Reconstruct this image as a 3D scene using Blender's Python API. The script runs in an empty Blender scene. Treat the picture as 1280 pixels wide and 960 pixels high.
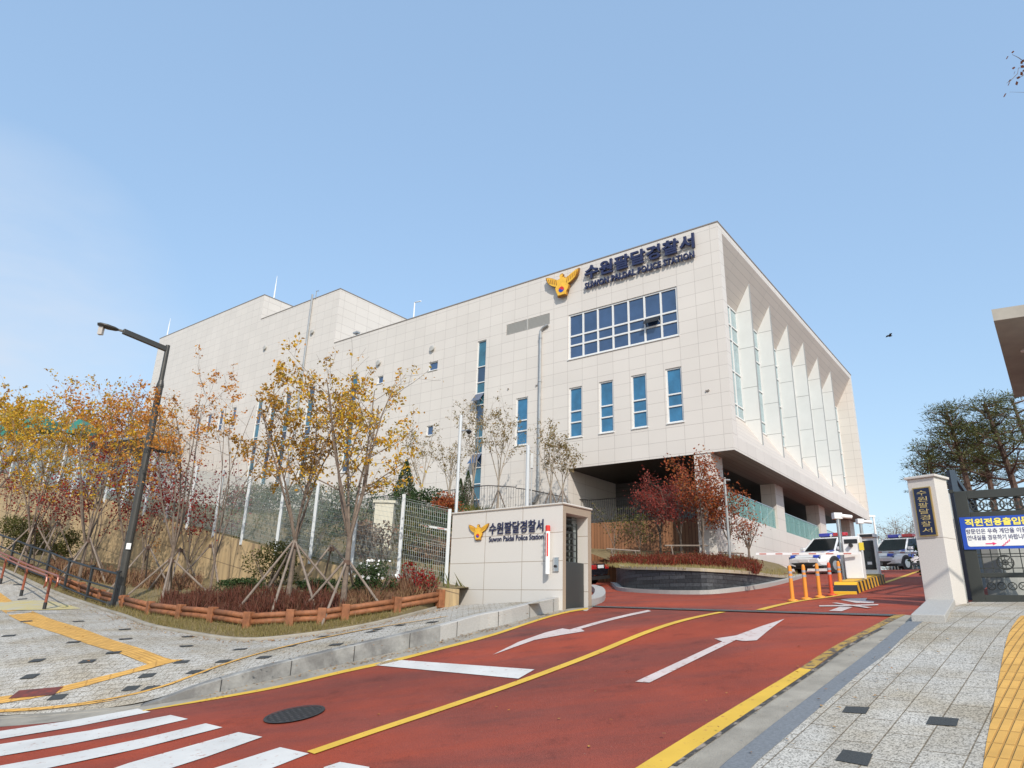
import bpy, math, random
import numpy as np
from mathutils import Vector
from mathutils.geometry import delaunay_2d_cdt
random.seed(7)
R_ = math.radians
# ------------------------------------------------------------------ camera
FPX, PITCH, ROLL, AZ, EYE = 862.0, R_(18.257), R_(1.6385), R_(52.12), 1.7
sc = bpy.context.scene
COL = sc.collection
fw = np.array([0, math.cos(PITCH), math.sin(PITCH)])
_r0 = np.array([1., 0, 0]); _u0 = np.cross(_r0, fw)
rt = _r0*math.cos(ROLL)+_u0*math.sin(ROLL); up = -_r0*math.sin(ROLL)+_u0*math.cos(ROLL)
EYEP = np.array([0, 0, EYE])
cd = bpy.data.cameras.new('camera'); co = bpy.data.objects.new('camera', cd); COL.objects.link(co)
from mathutils import Matrix
co.matrix_world = Matrix(((rt[0], up[0], -fw[0], 0), (rt[1], up[1], -fw[1], 0), (rt[2], up[2], -fw[2], EYE), (0, 0, 0, 1)))
cd.sensor_width = 36; cd.lens = 36*FPX/1280; cd.clip_start = .05; cd.clip_end = 6000
sc.camera = co
# ------------------------------------------------------------------ world, sun, exposure
SUN_DIR = Vector((0.17, -1.0, 0)).normalized()       # horizontal direction towards the sun
SUN_EL = R_(37)
w = bpy.data.worlds.new('World'); sc.world = w; w.use_nodes = True
nt = w.node_tree; nt.nodes.clear()
out = nt.nodes.new('ShaderNodeOutputWorld'); bg = nt.nodes.new('ShaderNodeBackground')
sky = nt.nodes.new('ShaderNodeTexSky'); sky.sky_type = 'NISHITA'; sky.sun_disc = False
sky.sun_elevation = SUN_EL
sky.sun_rotation = math.atan2(SUN_DIR.x, SUN_DIR.y)
sky.air_density = 1.5; sky.dust_density = 1.3; sky.ozone_density = 1.5; sky.altitude = 60
bg.inputs[1].default_value = .15
tc = nt.nodes.new('ShaderNodeTexCoord')
mp = nt.nodes.new('ShaderNodeMapping'); mp.inputs['Scale'].default_value = (1.0, 1.0, 3.0); mp.inputs['Rotation'].default_value = (0, 0.35, 0)
nz = nt.nodes.new('ShaderNodeTexNoise'); nz.inputs['Scale'].default_value = 2.6; nz.inputs['Detail'].default_value = 7; nz.inputs['Roughness'].default_value = .55
rp = nt.nodes.new('ShaderNodeValToRGB'); rp.color_ramp.elements[0].position = .28; rp.color_ramp.elements[1].position = .66
nt.links.new(tc.outputs['Generated'], mp.inputs['Vector']); nt.links.new(mp.outputs[0], nz.inputs['Vector']); nt.links.new(nz.outputs['Fac'], rp.inputs[0])
# thin cloud bank low in the west (towards -x)
dot = nt.nodes.new('ShaderNodeVectorMath'); dot.operation = 'DOT_PRODUCT'; dot.inputs[1].default_value = Vector(tuple(float(c) for c in (fw*FPX+rt*(-60-640)+up*(480-430)))).normalized()
nt.links.new(tc.outputs['Generated'], dot.inputs[0])
mr = nt.nodes.new('ShaderNodeMapRange'); mr.inputs[1].default_value = .965; mr.inputs[2].default_value = 1.0; mr.clamp = True
nt.links.new(dot.outputs['Value'], mr.inputs[0])
mu = nt.nodes.new('ShaderNodeMath'); mu.operation = 'MULTIPLY'; nt.links.new(rp.outputs[0], mu.inputs[0]); nt.links.new(mr.outputs[0], mu.inputs[1])
mix = nt.nodes.new('ShaderNodeMix'); mix.data_type = 'RGBA'
mix.inputs[7].default_value = (3.1, 3.5, 4.1, 1)
nt.links.new(mu.outputs[0], mix.inputs[0]); hz_ = nt.nodes.new('ShaderNodeMix'); hz_.data_type = 'RGBA'; hz_.inputs[0].default_value = .60; hz_.inputs[7].default_value = (1.70, 2.62, 3.95, 1)
nt.links.new(sky.outputs[0], hz_.inputs[6]); nt.links.new(hz_.outputs[2], mix.inputs[6])
nt.links.new(mix.outputs[2], bg.inputs[0]); nt.links.new(bg.outputs[0], out.inputs[0])
sl = bpy.data.lights.new('sun', 'SUN'); so = bpy.data.objects.new('sun', sl); COL.objects.link(so)
sl.energy = 2.7; sl.angle = R_(.53); sl.color = (1, .935, .845)
tow = Vector((SUN_DIR.x*math.cos(SUN_EL), SUN_DIR.y*math.cos(SUN_EL), math.sin(SUN_EL)))
so.rotation_euler = tow.to_track_quat('Z', 'Y').to_euler(); so.location = (4, -10, 30)
vs = sc.view_settings; vs.view_transform = 'Standard'; vs.look = 'None'; vs.gamma = 1; vs.exposure = 0.56; vs.use_curve_mapping = False

# ------------------------------------------------------------------ survey helpers
def ray(u, v): return fw*FPX+rt*(u-640)+up*(480-v)
def at(u, v, y):
    d = ray(u, v); return EYEP+d*(y/d[1])
def Hp(u, v, z):
    d = ray(u, v); return EYEP+d*((z-EYE)/d[2])
A = np.array([-math.sin(AZ), math.cos(AZ), 0]); B = np.array([math.cos(AZ), math.sin(AZ), 0])
CB = at(918, 562, 30.0); CB[2] = 0
def bw(a, b, z=0): return CB+A*a+B*b+np.array([0, 0, z])
def sside(u, v, a):
    d = ray(u, v); p0 = CB+A*a; t = ((p0-EYEP)@A)/(d@A); q = EYEP+d*t; return (q-CB)@B, q[2]
_S = [-400, 0, 3, 6, 12, 16, 20, 26, 40, 54, 70, 120, 3000]; 
def _slope(s):
    if s < 0.5: return 0
    if s < 5.5: return .133*(s-.5)/5
    if s < 13: return .133
    if s < 19: return .133-.075*(s-13)/6
    if s < 26: return .058+.022*(s-19)/7
    if s < 52: return .064
    if s < 62: return .064*(62-s)/10
    return 0
_ss = np.arange(-10, 80, .05); _zz = np.cumsum([_slope(s) for s in _ss])*.05
def R(x, y):                                    # driveway surface
    return float(np.interp(x+y, _ss, _zz))
def tps(ctrl):
    P = np.array(ctrl, float); n = len(P)
    def K(r2): return np.where(r2 > 1e-12, r2*np.log(np.maximum(r2, 1e-12)), 0)
    d2 = ((P[:, None, :2]-P[None, :, :2])**2).sum(2)
    M = np.zeros((n+3, n+3)); M[:n, :n] = K(d2)+np.eye(n)*.8; M[:n, n] = 1; M[:n, n+1:] = P[:, :2]; M[n, :n] = 1; M[n+1:, :n] = P[:, :2].T
    wv = np.linalg.solve(M, np.concatenate([P[:, 2], [0, 0, 0]]))
    def f(x, y):
        r2 = (P[:, 0]-x)**2+(P[:, 1]-y)**2
        return float(K(r2)@wv[:n]+wv[n]+wv[n+1]*x+wv[n+2]*y)
    return f
def G(u, v, fn=R, y0=2.5, y1=90):
    d = ray(u, v); last = y0; y = y0
    def g(y):
        p = EYEP+d*(y/d[1]); return p[2]-fn(p[0], p[1])
    g0 = g(y)
    while y < y1:
        y2 = y*1.03; g1 = g(y2)
        if g0 > 0 >= g1:
            a_, b_ = y, y2
            for _ in range(30):
                m = (a_+b_)/2
                if g(m) > 0: a_ = m
                else: b_ = m
            p = EYEP+d*(a_/d[1]); return np.array([p[0], p[1], fn(p[0], p[1])])
        y, g0 = y2, g1
    print('G miss', u, v); p = EYEP+d*(y1/d[1]); return p

# ------------------------------------------------------------------ object helpers
class MB:
    def __init__(s): s.v = []; s.f = []; s.m = []
    def add(s, vs, fs, mi=0):
        o = len(s.v); s.v += [tuple(float(c) for c in p) for p in vs]; s.f += [tuple(i+o for i in f) for f in fs]; s.m += [mi]*len(fs); return s
    def box(s, x0, x1, y0, y1, z0, z1, mi=0):
        if x0 > x1: x0, x1 = x1, x0
        if y0 > y1: y0, y1 = y1, y0
        if z0 > z1: z0, z1 = z1, z0
        return s.add([(x0, y0, z0), (x1, y0, z0), (x1, y1, z0), (x0, y1, z0), (x0, y0, z1), (x1, y0, z1), (x1, y1, z1), (x0, y1, z1)],
              [(0, 3, 2, 1), (4, 5, 6, 7), (0, 1, 5, 4), (1, 2, 6, 5), (2, 3, 7, 6), (3, 0, 4, 7)], mi)
    def tube(s, pts, rad, n=8, mi=0, caps=True):
        pts = [Vector([float(c) for c in p]) for p in pts]; N = len(pts)
        if not hasattr(rad, '__len__'): rad = [rad]*N
        rings = []; prev = None
        for i, p in enumerate(pts):
            t = (pts[min(i+1, N-1)]-pts[max(i-1, 0)]).normalized()
            if prev is None:
                a = t.cross(Vector((0, 0, 1))) if abs(t.z) < .95 else t.cross(Vector((0, 1, 0)))
            else: a = prev-t*prev.dot(t)
            a.normalize(); prev = a; b = t.cross(a)
            rings.append([p+(a*math.cos(2*math.pi*k/n)+b*math.sin(2*math.pi*k/n))*rad[i] for k in range(n)])
        fs = [(i*n+k, i*n+(k+1) % n, (i+1)*n+(k+1) % n, (i+1)*n+k) for i in range(N-1) for k in range(n)]
        if caps: fs += [tuple(range(n-1, -1, -1)), tuple((N-1)*n+k for k in range(n))]
        return s.add([q for r in rings for q in r], fs, mi)
    def bar(s, p, q, w, h, mi=0, upv=(0, 0, 1)):
        p = Vector([float(c) for c in p]); q = Vector([float(c) for c in q]); t = (q-p).normalized()
        u = Vector(upv); a = t.cross(u)
        if a.length < 1e-3: a = t.cross(Vector((0, 1, 0)))
        a.normalize(); b = a.cross(t).normalized(); a *= w/2; b *= h/2
        return s.add([p-a-b, p+a-b, p+a+b, p-a+b, q-a-b, q+a-b, q+a+b, q-a+b], [(0, 1, 2, 3), (7, 6, 5, 4), (0, 4, 5, 1), (1, 5, 6, 2), (2, 6, 7, 3), (3, 7, 4, 0)], mi)
    def prism(s, poly, fn, d0, d1, mi=0):           # poly 2D, fn(p, q, d) -> 3D
        n = len(poly)
        return s.add([fn(p, q, d0) for p, q in poly]+[fn(p, q, d1) for p, q in poly],
                     [tuple(range(n-1, -1, -1)), tuple(range(n, 2*n))]+[(i, (i+1) % n, n+(i+1) % n, n+i) for i in range(n)], mi)
    def build(s, name, mats, parent=None, smooth=False, bevel=0):
        me = bpy.data.meshes.new(name); me.from_pydata(s.v, [], s.f)
        mats = mats if isinstance(mats, (list, tuple)) else [mats]
        for m in mats: me.materials.append(m)
        if len(mats) > 1: me.polygons.foreach_set('material_index', s.m)
        if smooth: me.polygons.foreach_set('use_smooth', [True]*len(me.polygons))
        me.update()
        o = bpy.data.objects.new(name, me); COL.objects.link(o)
        if parent is not None: o.parent = parent
        if bevel:
            b = o.modifiers.new('bevel', 'BEVEL'); b.width = bevel; b.segments = 2; b.limit_method = 'ANGLE'; b.angle_limit = R_(40)
        return o
def tag(o, label=None, cat=None, group=None, kind=None):
    if label: o['label'] = label
    if cat: o['category'] = cat
    if group: o['group'] = group
    if kind: o['kind'] = kind
    return o
def empty(name, loc=(0, 0, 0), rz=0, label=None, cat=None, group=None):
    o = bpy.data.objects.new(name, None); COL.objects.link(o); o.location = [float(c) for c in loc]; o.rotation_euler = (0, 0, rz)
    o.empty_display_size = .2
    return tag(o, label, cat, group)
def copy_tree(o, parent=None):
    c = o.copy(); COL.objects.link(c); c.parent = parent
    for ch in list(o.children): copy_tree(ch, c)
    return c
def inside(p, poly):
    x, y = p; r = False; n = len(poly)
    for i in range(n):
        x1, y1 = poly[i][:2]; x2, y2 = poly[(i+1) % n][:2]
        if (y1 > y) != (y2 > y) and x < (x2-x1)*(y-y1)/(y2-y1)+x1: r = not r
    return r
def sheet_mb(poly, fn, off=0, step=.7, mb=None, mi=0):
    P = []
    n = len(poly)
    for i in range(n):
        a = np.array(poly[i][:2], float); b = np.array(poly[(i+1) % n][:2], float); k = max(1, int(np.linalg.norm(b-a)/step))
        for j in range(k): P.append(a+(b-a)*j/k)
    m = len(P); V = [Vector((float(p[0]), float(p[1]))) for p in P]
    xs = [p[0] for p in P]; ys = [p[1] for p in P]
    x = min(xs)+step/2
    while x < max(xs):
        y = min(ys)+step/2
        while y < max(ys):
            if inside((x, y), P): V.append(Vector((float(x), float(y))))
            y += step
        x += step
    r = delaunay_2d_cdt(V, [], [list(range(m))], 1, 1e-4)
    mb = mb or MB()
    fs = []
    for f in r[2]:
        a, b, c = [r[0][i] for i in f[:3]]
        cr = (b-a).cross(c-a)
        fs.append(tuple(f) if cr > 0 else tuple(reversed(f)))
    mb.add([(p.x, p.y, fn(p.x, p.y)+off) for p in r[0]], fs, mi)
    return mb
def line_poly(pts, w):                      # closed outline of a band round a polyline (world xy)
    pts = [np.array(p[:2], float) for p in pts]; Lf = []; Rt = []
    for i, p in enumerate(pts):
        t = pts[min(i+1, len(pts)-1)]-pts[max(i-1, 0)]; t /= np.linalg.norm(t); nrm = np.array([-t[1], t[0]])
        Lf.append(p+nrm*w/2); Rt.append(p-nrm*w/2)
    return Lf+Rt[::-1]
def smooth_line(pts, k=4):
    pts = [np.array(p, float) for p in pts]; out_ = []
    for i in range(len(pts)-1):
        p0 = pts[max(i-1, 0)]; p1 = pts[i]; p2 = pts[i+1]; p3 = pts[min(i+2, len(pts)-1)]
        for j in range(k):
            t = j/k; out_.append(.5*((2*p1)+(-p0+p2)*t+(2*p0-5*p1+4*p2-p3)*t*t+(-p0+3*p1-3*p2+p3)*t**3))
    out_.append(pts[-1]); return out_
# ------------------------------------------------------------------ materials
MATS = {}
def mat(name, col, rough=.6, metal=0, var=.0, vscale=3, bump=0, bscale=40, spec=.5, col2=None, detail=5, coat=0):
    if name in MATS: return MATS[name]
    m = bpy.data.materials.new(name); m.use_nodes = True; N = m.node_tree.nodes; Lk = m.node_tree.links
    p = N['Principled BSDF']; p.inputs['Base Color'].default_value = (*col, 1); p.inputs['Roughness'].default_value = rough; p.inputs['Metallic'].default_value = metal
    p.inputs['Specular IOR Level'].default_value = spec
    if coat: p.inputs['Coat Weight'].default_value = coat; p.inputs['Coat Roughness'].default_value = .05
    t = N.new('ShaderNodeTexCoord')
    if var or col2:
        n = N.new('ShaderNodeTexNoise'); n.inputs['Scale'].default_value = vscale; n.inputs['Detail'].default_value = detail; n.inputs['Roughness'].default_value = .6
        Lk.new(t.outputs['Object'], n.inputs['Vector'])
        r = N.new('ShaderNodeValToRGB'); r.color_ramp.elements[0].position = .3; r.color_ramp.elements[1].position = .7
        c2 = col2 or tuple(min(1, c*(1+var)) for c in col); c1 = col if col2 else tuple(c*(1-var) for c in col)
        r.color_ramp.elements[0].color = (*c1, 1); r.color_ramp.elements[1].color = (*c2, 1)
        Lk.new(n.outputs['Fac'], r.inputs[0]); Lk.new(r.outputs[0], p.inputs['Base Color'])
    if bump:
        n = N.new('ShaderNodeTexNoise'); n.inputs['Scale'].default_value = bscale; n.inputs['Detail'].default_value = 4; Lk.new(t.outputs['Object'], n.inputs['Vector'])
        b = N.new('ShaderNodeBump'); b.inputs['Strength'].default_value = bump; b.inputs['Distance'].default_value = .02
        Lk.new(n.outputs['Fac'], b.inputs['Height']); Lk.new(b.outputs[0], p.inputs['Normal'])
    MATS[name] = m; return m
def nd(m, t, **kw):
    n = m.node_tree.nodes.new(t)
    for k, v in kw.items(): setattr(n, k, v)
    return n
def panel_mat(name, col, axes, bw_, bh, ox, oz, mortar=.009, jcol=(.44, .40, .36), rough=.55, tint=.022, offset=0, speck=.03, rot=0, freq=2, sscale=60, jsm=.1, spots=None):
    m = bpy.data.materials.new(name); m.use_nodes = True; Lk = m.node_tree.links; p = m.node_tree.nodes['Principled BSDF']
    t = nd(m, 'ShaderNodeTexCoord'); mpn = nd(m, 'ShaderNodeMapping'); mpn.inputs['Rotation'].default_value = (0, 0, rot)
    Lk.new(t.outputs['Object'], mpn.inputs['Vector'])
    s = nd(m, 'ShaderNodeSeparateXYZ'); Lk.new(mpn.outputs[0], s.inputs[0])
    c = nd(m, 'ShaderNodeCombineXYZ')
    def sub(o, k):
        a = nd(m, 'ShaderNodeMath', operation='SUBTRACT'); Lk.new(s.outputs[o], a.inputs[0]); a.inputs[1].default_value = k; return a.outputs[0]
    Lk.new(sub(axes[0], ox), c.inputs[0]); Lk.new(sub(axes[1], oz), c.inputs[1])
    b = nd(m, 'ShaderNodeTexBrick'); b.offset = offset; b.offset_frequency = freq; b.squash = 1
    b.inputs['Scale'].default_value = 1; b.inputs['Brick Width'].default_value = bw_; b.inputs['Row Height'].default_value = bh
    b.inputs['Mortar Size'].default_value = mortar; b.inputs['Mortar Smooth'].default_value = jsm; b.inputs['Bias'].default_value = 0
    b.inputs['Color1'].default_value = (*[x*(1-tint) for x in col], 1); b.inputs['Color2'].default_value = (*[min(1, x*(1+tint)) for x in col], 1)
    b.inputs['Mortar'].default_value = (*jcol, 1)
    Lk.new(c.outputs[0], b.inputs['Vector'])
    n1 = nd(m, 'ShaderNodeTexNoise'); n1.inputs['Scale'].default_value = .35; n1.inputs['Detail'].default_value = 6; Lk.new(t.outputs['Object'], n1.inputs['Vector'])
    n2 = nd(m, 'ShaderNodeTexNoise'); n2.inputs['Scale'].default_value = sscale; n2.inputs['Detail'].default_value = 2; Lk.new(t.outputs['Object'], n2.inputs['Vector'])
    r1 = nd(m, 'ShaderNodeMapRange'); r1.inputs[1].default_value = .3; r1.inputs[2].default_value = .7; r1.inputs[3].default_value = 1-.035; r1.inputs[4].default_value = 1.02; Lk.new(n1.outputs['Fac'], r1.inputs[0])
    r2 = nd(m, 'ShaderNodeMapRange'); r2.inputs[1].default_value = .35; r2.inputs[2].default_value = .65; r2.inputs[3].default_value = 1-speck; r2.inputs[4].default_value = 1+speck; Lk.new(n2.outputs['Fac'], r2.inputs[0])
    mm = nd(m, 'ShaderNodeMath', operation='MULTIPLY'); Lk.new(r1.outputs[0], mm.inputs[0]); Lk.new(r2.outputs[0], mm.inputs[1])
    v = nd(m, 'ShaderNodeVectorMath', operation='SCALE'); Lk.new(b.outputs['Color'], v.inputs[0]); Lk.new(mm.outputs[0], v.inputs['Scale'])
    Lk.new(v.outputs[0], p.inputs['Base Color'])
    bp = nd(m, 'ShaderNodeBump'); bp.inputs['Strength'].default_value = .5; bp.inputs['Distance'].default_value = .01; bp.invert = True
    Lk.new(b.outputs['Fac'], bp.inputs['Height']); Lk.new(bp.outputs[0], p.inputs['Normal'])
    p.inputs['Roughness'].default_value = rough; p.inputs['Specular IOR Level'].default_value = .35
    MATS[name] = m; return m
STONE = (.655, .61, .555)
m_front = panel_mat('stone_front', STONE, (1, 2), .935, .66, 2.30, 17.5)
m_side = panel_mat('stone_side', STONE, (0, 2), 1.2, .66, .5, 17.5)
m_slat = panel_mat('stone_reveal', (.58, .52, .46), (0, 2), 2.4, .33, .5, 9.5, mortar=.012)
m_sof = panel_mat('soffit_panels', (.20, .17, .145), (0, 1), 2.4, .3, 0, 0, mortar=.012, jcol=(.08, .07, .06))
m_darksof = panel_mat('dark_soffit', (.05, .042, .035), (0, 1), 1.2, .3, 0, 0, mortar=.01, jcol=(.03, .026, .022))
m_whitewall = panel_mat('white_stone', (.64, .60, .55), (0, 2), 1.3, .62, 0, 6.32)
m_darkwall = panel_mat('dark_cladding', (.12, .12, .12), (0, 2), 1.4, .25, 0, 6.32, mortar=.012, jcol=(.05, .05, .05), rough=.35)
m_coping = mat('coping_metal', (.30, .25, .21), .4, .3)
m_roof = mat('roof_membrane', (.3, .3, .29), .9, var=.2)
m_frame = mat('window_frame_white', (.72, .72, .70), .4)
m_glassblue = mat('glass_blue', (.035, .07, .15), .06, 0, .25, .8, spec=.9, coat=.6)
m_glasscyan = mat('glass_cyan_blind', (.03, .145, .27), .09, 0, .25, 1.6, spec=.8, coat=.5)
m_glassteal = mat('glass_teal', (.03, .12, .17), .06, 0, .6, .8, spec=.9, coat=.6)
m_glassnavy = mat('glass_navy', (.022, .045, .085), .06, 0, .35, .9, spec=.9, coat=.6)
m_glassside = mat('glass_side', (.25, .36, .38), .08, 0, .2, 1, spec=.8, coat=.5)
m_louv = mat('louvre_grey', (.42, .41, .38), .5)
m_fin = mat('fin_white_panel', (.66, .67, .655), .35, .0, .03, 1.5)
m_jnt = mat('joint_grey', (.33, .34, .33), .6)
m_pipe = mat('galvanised_pipe', (.40, .40, .39), .35, .5, .1)
m_dark = mat('dark_void', (.02, .02, .02), .7)
m_navy = mat('navy_letters', (.022, .026, .075), .35)
m_gold = mat('gold_paint', (.82, .47, .05), .4, 0, .10, 6, bump=.4, bscale=25)
m_golddk = mat('gold_edge', (.30, .13, .015), .5)
m_red = mat('red_paint', (.60, .03, .02), .4)
m_blue = mat('blue_paint', (.02, .06, .38), .35)
m_white = mat('white_paint', (.78, .78, .76), .35, var=.03)
m_black = mat('black_metal', (.018, .019, .02), .45)
m_rail = mat('railing_grey_black', (.05, .045, .045), .45)
m_lamp = mat('lamp_post_paint', (.055, .052, .045), .4, .2, .15, 4)
m_galv = mat('white_fence_steel', (.56, .58, .58), .4, .1)
m_wire = mat('fence_wire', (.33, .37, .36), .45, .2)
m_steel = mat('stainless', (.55, .55, .55), .22, .9)
m_conc = mat('kerb_concrete', (.30, .27, .22), .9, 0, .25, 2.5, bump=.5, bscale=60)
m_gran = mat('granite_light', (.40, .385, .355), .7, 0, .16, 60, bump=.2, bscale=120, detail=2)
m_grandk = mat('granite_dark_grey', (.17, .18, .19), .7, 0, .18, 40, bump=.2, bscale=100, detail=3)
m_yellow = mat('road_yellow', (.74, .40, .03), .7, 0, .12, 9)
m_wood = mat('log_brown', (.25, .095, .038), .7, 0, .35, 7, bump=.3, bscale=20)
m_pole = mat('support_pole', (.22, .175, .14), .85, 0, .25, 6, bump=.3)
m_bark = mat('bark', (.165, .125, .095), .9, 0, .3, 9, bump=.6, bscale=30)
m_barkpine = mat('pine_bark', (.10, .06, .042), .9, 0, .3, 5, bump=.7, bscale=20)
m_tubebrn = mat('handrail_brown', (.26, .07, .035), .35, .1, .2, 5)
m_soil = mat('planter_soil', (.13, .09, .055), .95, col2=(.20, .16, .07), vscale=4, bump=.8, bscale=30)
m_grassbase = mat('verge_grass', (.15, .115, .05), .95, col2=(.24, .175, .085), vscale=5, bump=.9, bscale=50)
m_tyre = mat('tyre', (.02, .02, .02), .8)
m_carglass = mat('car_glass', (.010, .014, .016), .12, spec=.3)
m_carwhite = mat('car_white', (.78, .79, .80), .25, coat=.8)
m_carblack = mat('car_black', (.012, .012, .016), .2, coat=1)
m_carplastic = mat('car_plastic', (.03, .03, .03), .5)
m_orange = mat('orange_delineator', (.75, .27, .03), .5)
m_redor = mat('red_delineator', (.60, .075, .02), .5)
m_gatemetal = mat('gate_metal', (.040, .043, .038), .5, .2, .1)
m_gateblue = mat('gate_blue_metal', (.035, .055, .08), .5, .2)
m_tact = None

# asphalt red
def red_asphalt():
    m = bpy.data.materials.new('red_asphalt'); m.use_nodes = True; Lk = m.node_tree.links; p = m.node_tree.nodes['Principled BSDF']
    t = nd(m, 'ShaderNodeTexCoord')
    n1 = nd(m, 'ShaderNodeTexNoise'); n1.inputs['Scale'].default_value = .55; n1.inputs['Detail'].default_value = 8; n1.inputs['Roughness'].default_value = .62
    mpn = nd(m, 'ShaderNodeMapping'); mpn.inputs['Rotation'].default_value = (0, 0, R_(-50)); mpn.inputs['Scale'].default_value = (.25, 1.2, 1)
    Lk.new(t.outputs['Object'], mpn.inputs[0]); Lk.new(mpn.outputs[0], n1.inputs['Vector'])
    r = nd(m, 'ShaderNodeValToRGB'); e = r.color_ramp.elements
    e[0].position = .27; e[0].color = (.15, .050, .038, 1); e[1].position = .58; e[1].color = (.35, .057, .024, 1)
    x = r.color_ramp.elements.new(.44); x.color = (.265, .055, .033, 1)
    Lk.new(n1.outputs['Fac'], r.inputs[0])
    n2 = nd(m, 'ShaderNodeTexNoise'); n2.inputs['Scale'].default_value = 90; n2.inputs['Detail'].default_value = 3; Lk.new(t.outputs['Object'], n2.inputs['Vector'])
    r2 = nd(m, 'ShaderNodeMapRange'); r2.inputs[1].default_value = .35; r2.inputs[2].default_value = .65; r2.inputs[3].default_value = .80; r2.inputs[4].default_value = 1.15; Lk.new(n2.outputs['Fac'], r2.inputs[0])
    v = nd(m, 'ShaderNodeVectorMath', operation='SCALE'); Lk.new(r.outputs[0], v.inputs[0]); Lk.new(r2.outputs[0], v.inputs['Scale'])
    # broad worn and patched areas
    n4 = nd(m, 'ShaderNodeTexNoise'); n4.inputs['Scale'].default_value = .22; n4.inputs['Detail'].default_value = 10; n4.inputs['Roughness'].default_value = .7; Lk.new(t.outputs['Object'], n4.inputs['Vector'])
    r4 = nd(m, 'ShaderNodeMapRange'); r4.inputs[1].default_value = .38; r4.inputs[2].default_value = .62; r4.inputs[3].default_value = .74; r4.inputs[4].default_value = 1.10; Lk.new(n4.outputs['Fac'], r4.inputs[0])
    n5 = nd(m, 'ShaderNodeTexNoise'); n5.inputs['Scale'].default_value = 1.6; n5.inputs['Detail'].default_value = 8; n5.inputs['Roughness'].default_value = .75; Lk.new(t.outputs['Object'], n5.inputs['Vector'])
    r5 = nd(m, 'ShaderNodeMapRange'); r5.inputs[1].default_value = .28; r5.inputs[2].default_value = .46; r5.inputs[3].default_value = .60; r5.inputs[4].default_value = 1.0; Lk.new(n5.outputs['Fac'], r5.inputs[0])
    q4 = nd(m, 'ShaderNodeMath', operation='MULTIPLY'); Lk.new(r4.outputs[0], q4.inputs[0]); Lk.new(r5.outputs[0], q4.inputs[1])
    v0 = v; v = nd(m, 'ShaderNodeVectorMath', operation='SCALE'); Lk.new(v0.outputs[0], v.inputs[0]); Lk.new(q4.outputs[0], v.inputs['Scale'])
    # pale specks of grit
    vo = nd(m, 'ShaderNodeTexVoronoi'); vo.inputs['Scale'].default_value = 7; vo.inputs['Randomness'].default_value = 1; Lk.new(t.outputs['Object'], vo.inputs['Vector'])
    cm = nd(m, 'ShaderNodeMath', operation='LESS_THAN'); Lk.new(vo.outputs['Distance'], cm.inputs[0]); cm.inputs[1].default_value = .035
    mx = nd(m, 'ShaderNodeMix', data_type='RGBA'); Lk.new(cm.outputs[0], mx.inputs[0]); Lk.new(v.outputs[0], mx.inputs[6]); mx.inputs[7].default_value = (.30, .17, .12, 1)
    Lk.new(mx.outputs[2], p.inputs['Base Color'])
    p.inputs['Roughness'].default_value = .75; p.inputs['Specular IOR Level'].default_value = .3
    b = nd(m, 'ShaderNodeBump'); b.inputs['Strength'].default_value = .5; b.inputs['Distance'].default_value = .012; Lk.new(n2.outputs['Fac'], b.inputs['Height']); Lk.new(b.outputs[0], p.inputs['Normal'])
    return m
m_road = red_asphalt()
def worn_paint(name, col, under, wear=.42, sc_=14):
    m = bpy.data.materials.new(name); m.use_nodes = True; Lk = m.node_tree.links; p = m.node_tree.nodes['Principled BSDF']
    t = nd(m, 'ShaderNodeTexCoord')
    n = nd(m, 'ShaderNodeTexNoise'); n.inputs['Scale'].default_value = sc_; n.inputs['Detail'].default_value = 8; n.inputs['Roughness'].default_value = .7; Lk.new(t.outputs['Object'], n.inputs['Vector'])
    r = nd(m, 'ShaderNodeValToRGB'); e = r.color_ramp.elements; e[0].position = wear-.08; e[0].color = (*under, 1); e[1].position = wear; e[1].color = (*col, 1)
    Lk.new(n.outputs['Fac'], r.inputs[0])
    n3 = nd(m, 'ShaderNodeTexNoise'); n3.inputs['Scale'].default_value = 2.2; n3.inputs['Detail'].default_value = 5; Lk.new(t.outputs['Object'], n3.inputs['Vector'])
    r3 = nd(m, 'ShaderNodeMapRange'); r3.inputs[1].default_value = .3; r3.inputs[2].default_value = .7; r3.inputs[3].default_value = .86; r3.inputs[4].default_value = 1.04; Lk.new(n3.outputs['Fac'], r3.inputs[0])
    v = nd(m, 'ShaderNodeVectorMath', operation='SCALE'); Lk.new(r.outputs[0], v.inputs[0]); Lk.new(r3.outputs[0], v.inputs['Scale']); Lk.new(v.outputs[0], p.inputs['Base Color'])
    p.inputs['Roughness'].default_value = .7; MATS[name] = m; return m
m_mwhite = worn_paint('marking_white', (.62, .60, .56), (.42, .24, .19), .41)
m_mwhite2 = worn_paint('arrow_white', (.60, .50, .46), (.38, .15, .11), .43)
m_myellow = worn_paint('marking_yellow', (.68, .42, .045), (.42, .16, .05), .40)
m_myfaded = worn_paint('marking_yellow_faded', (.42, .26, .05), (.10, .07, .05), .52, 9)
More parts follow.
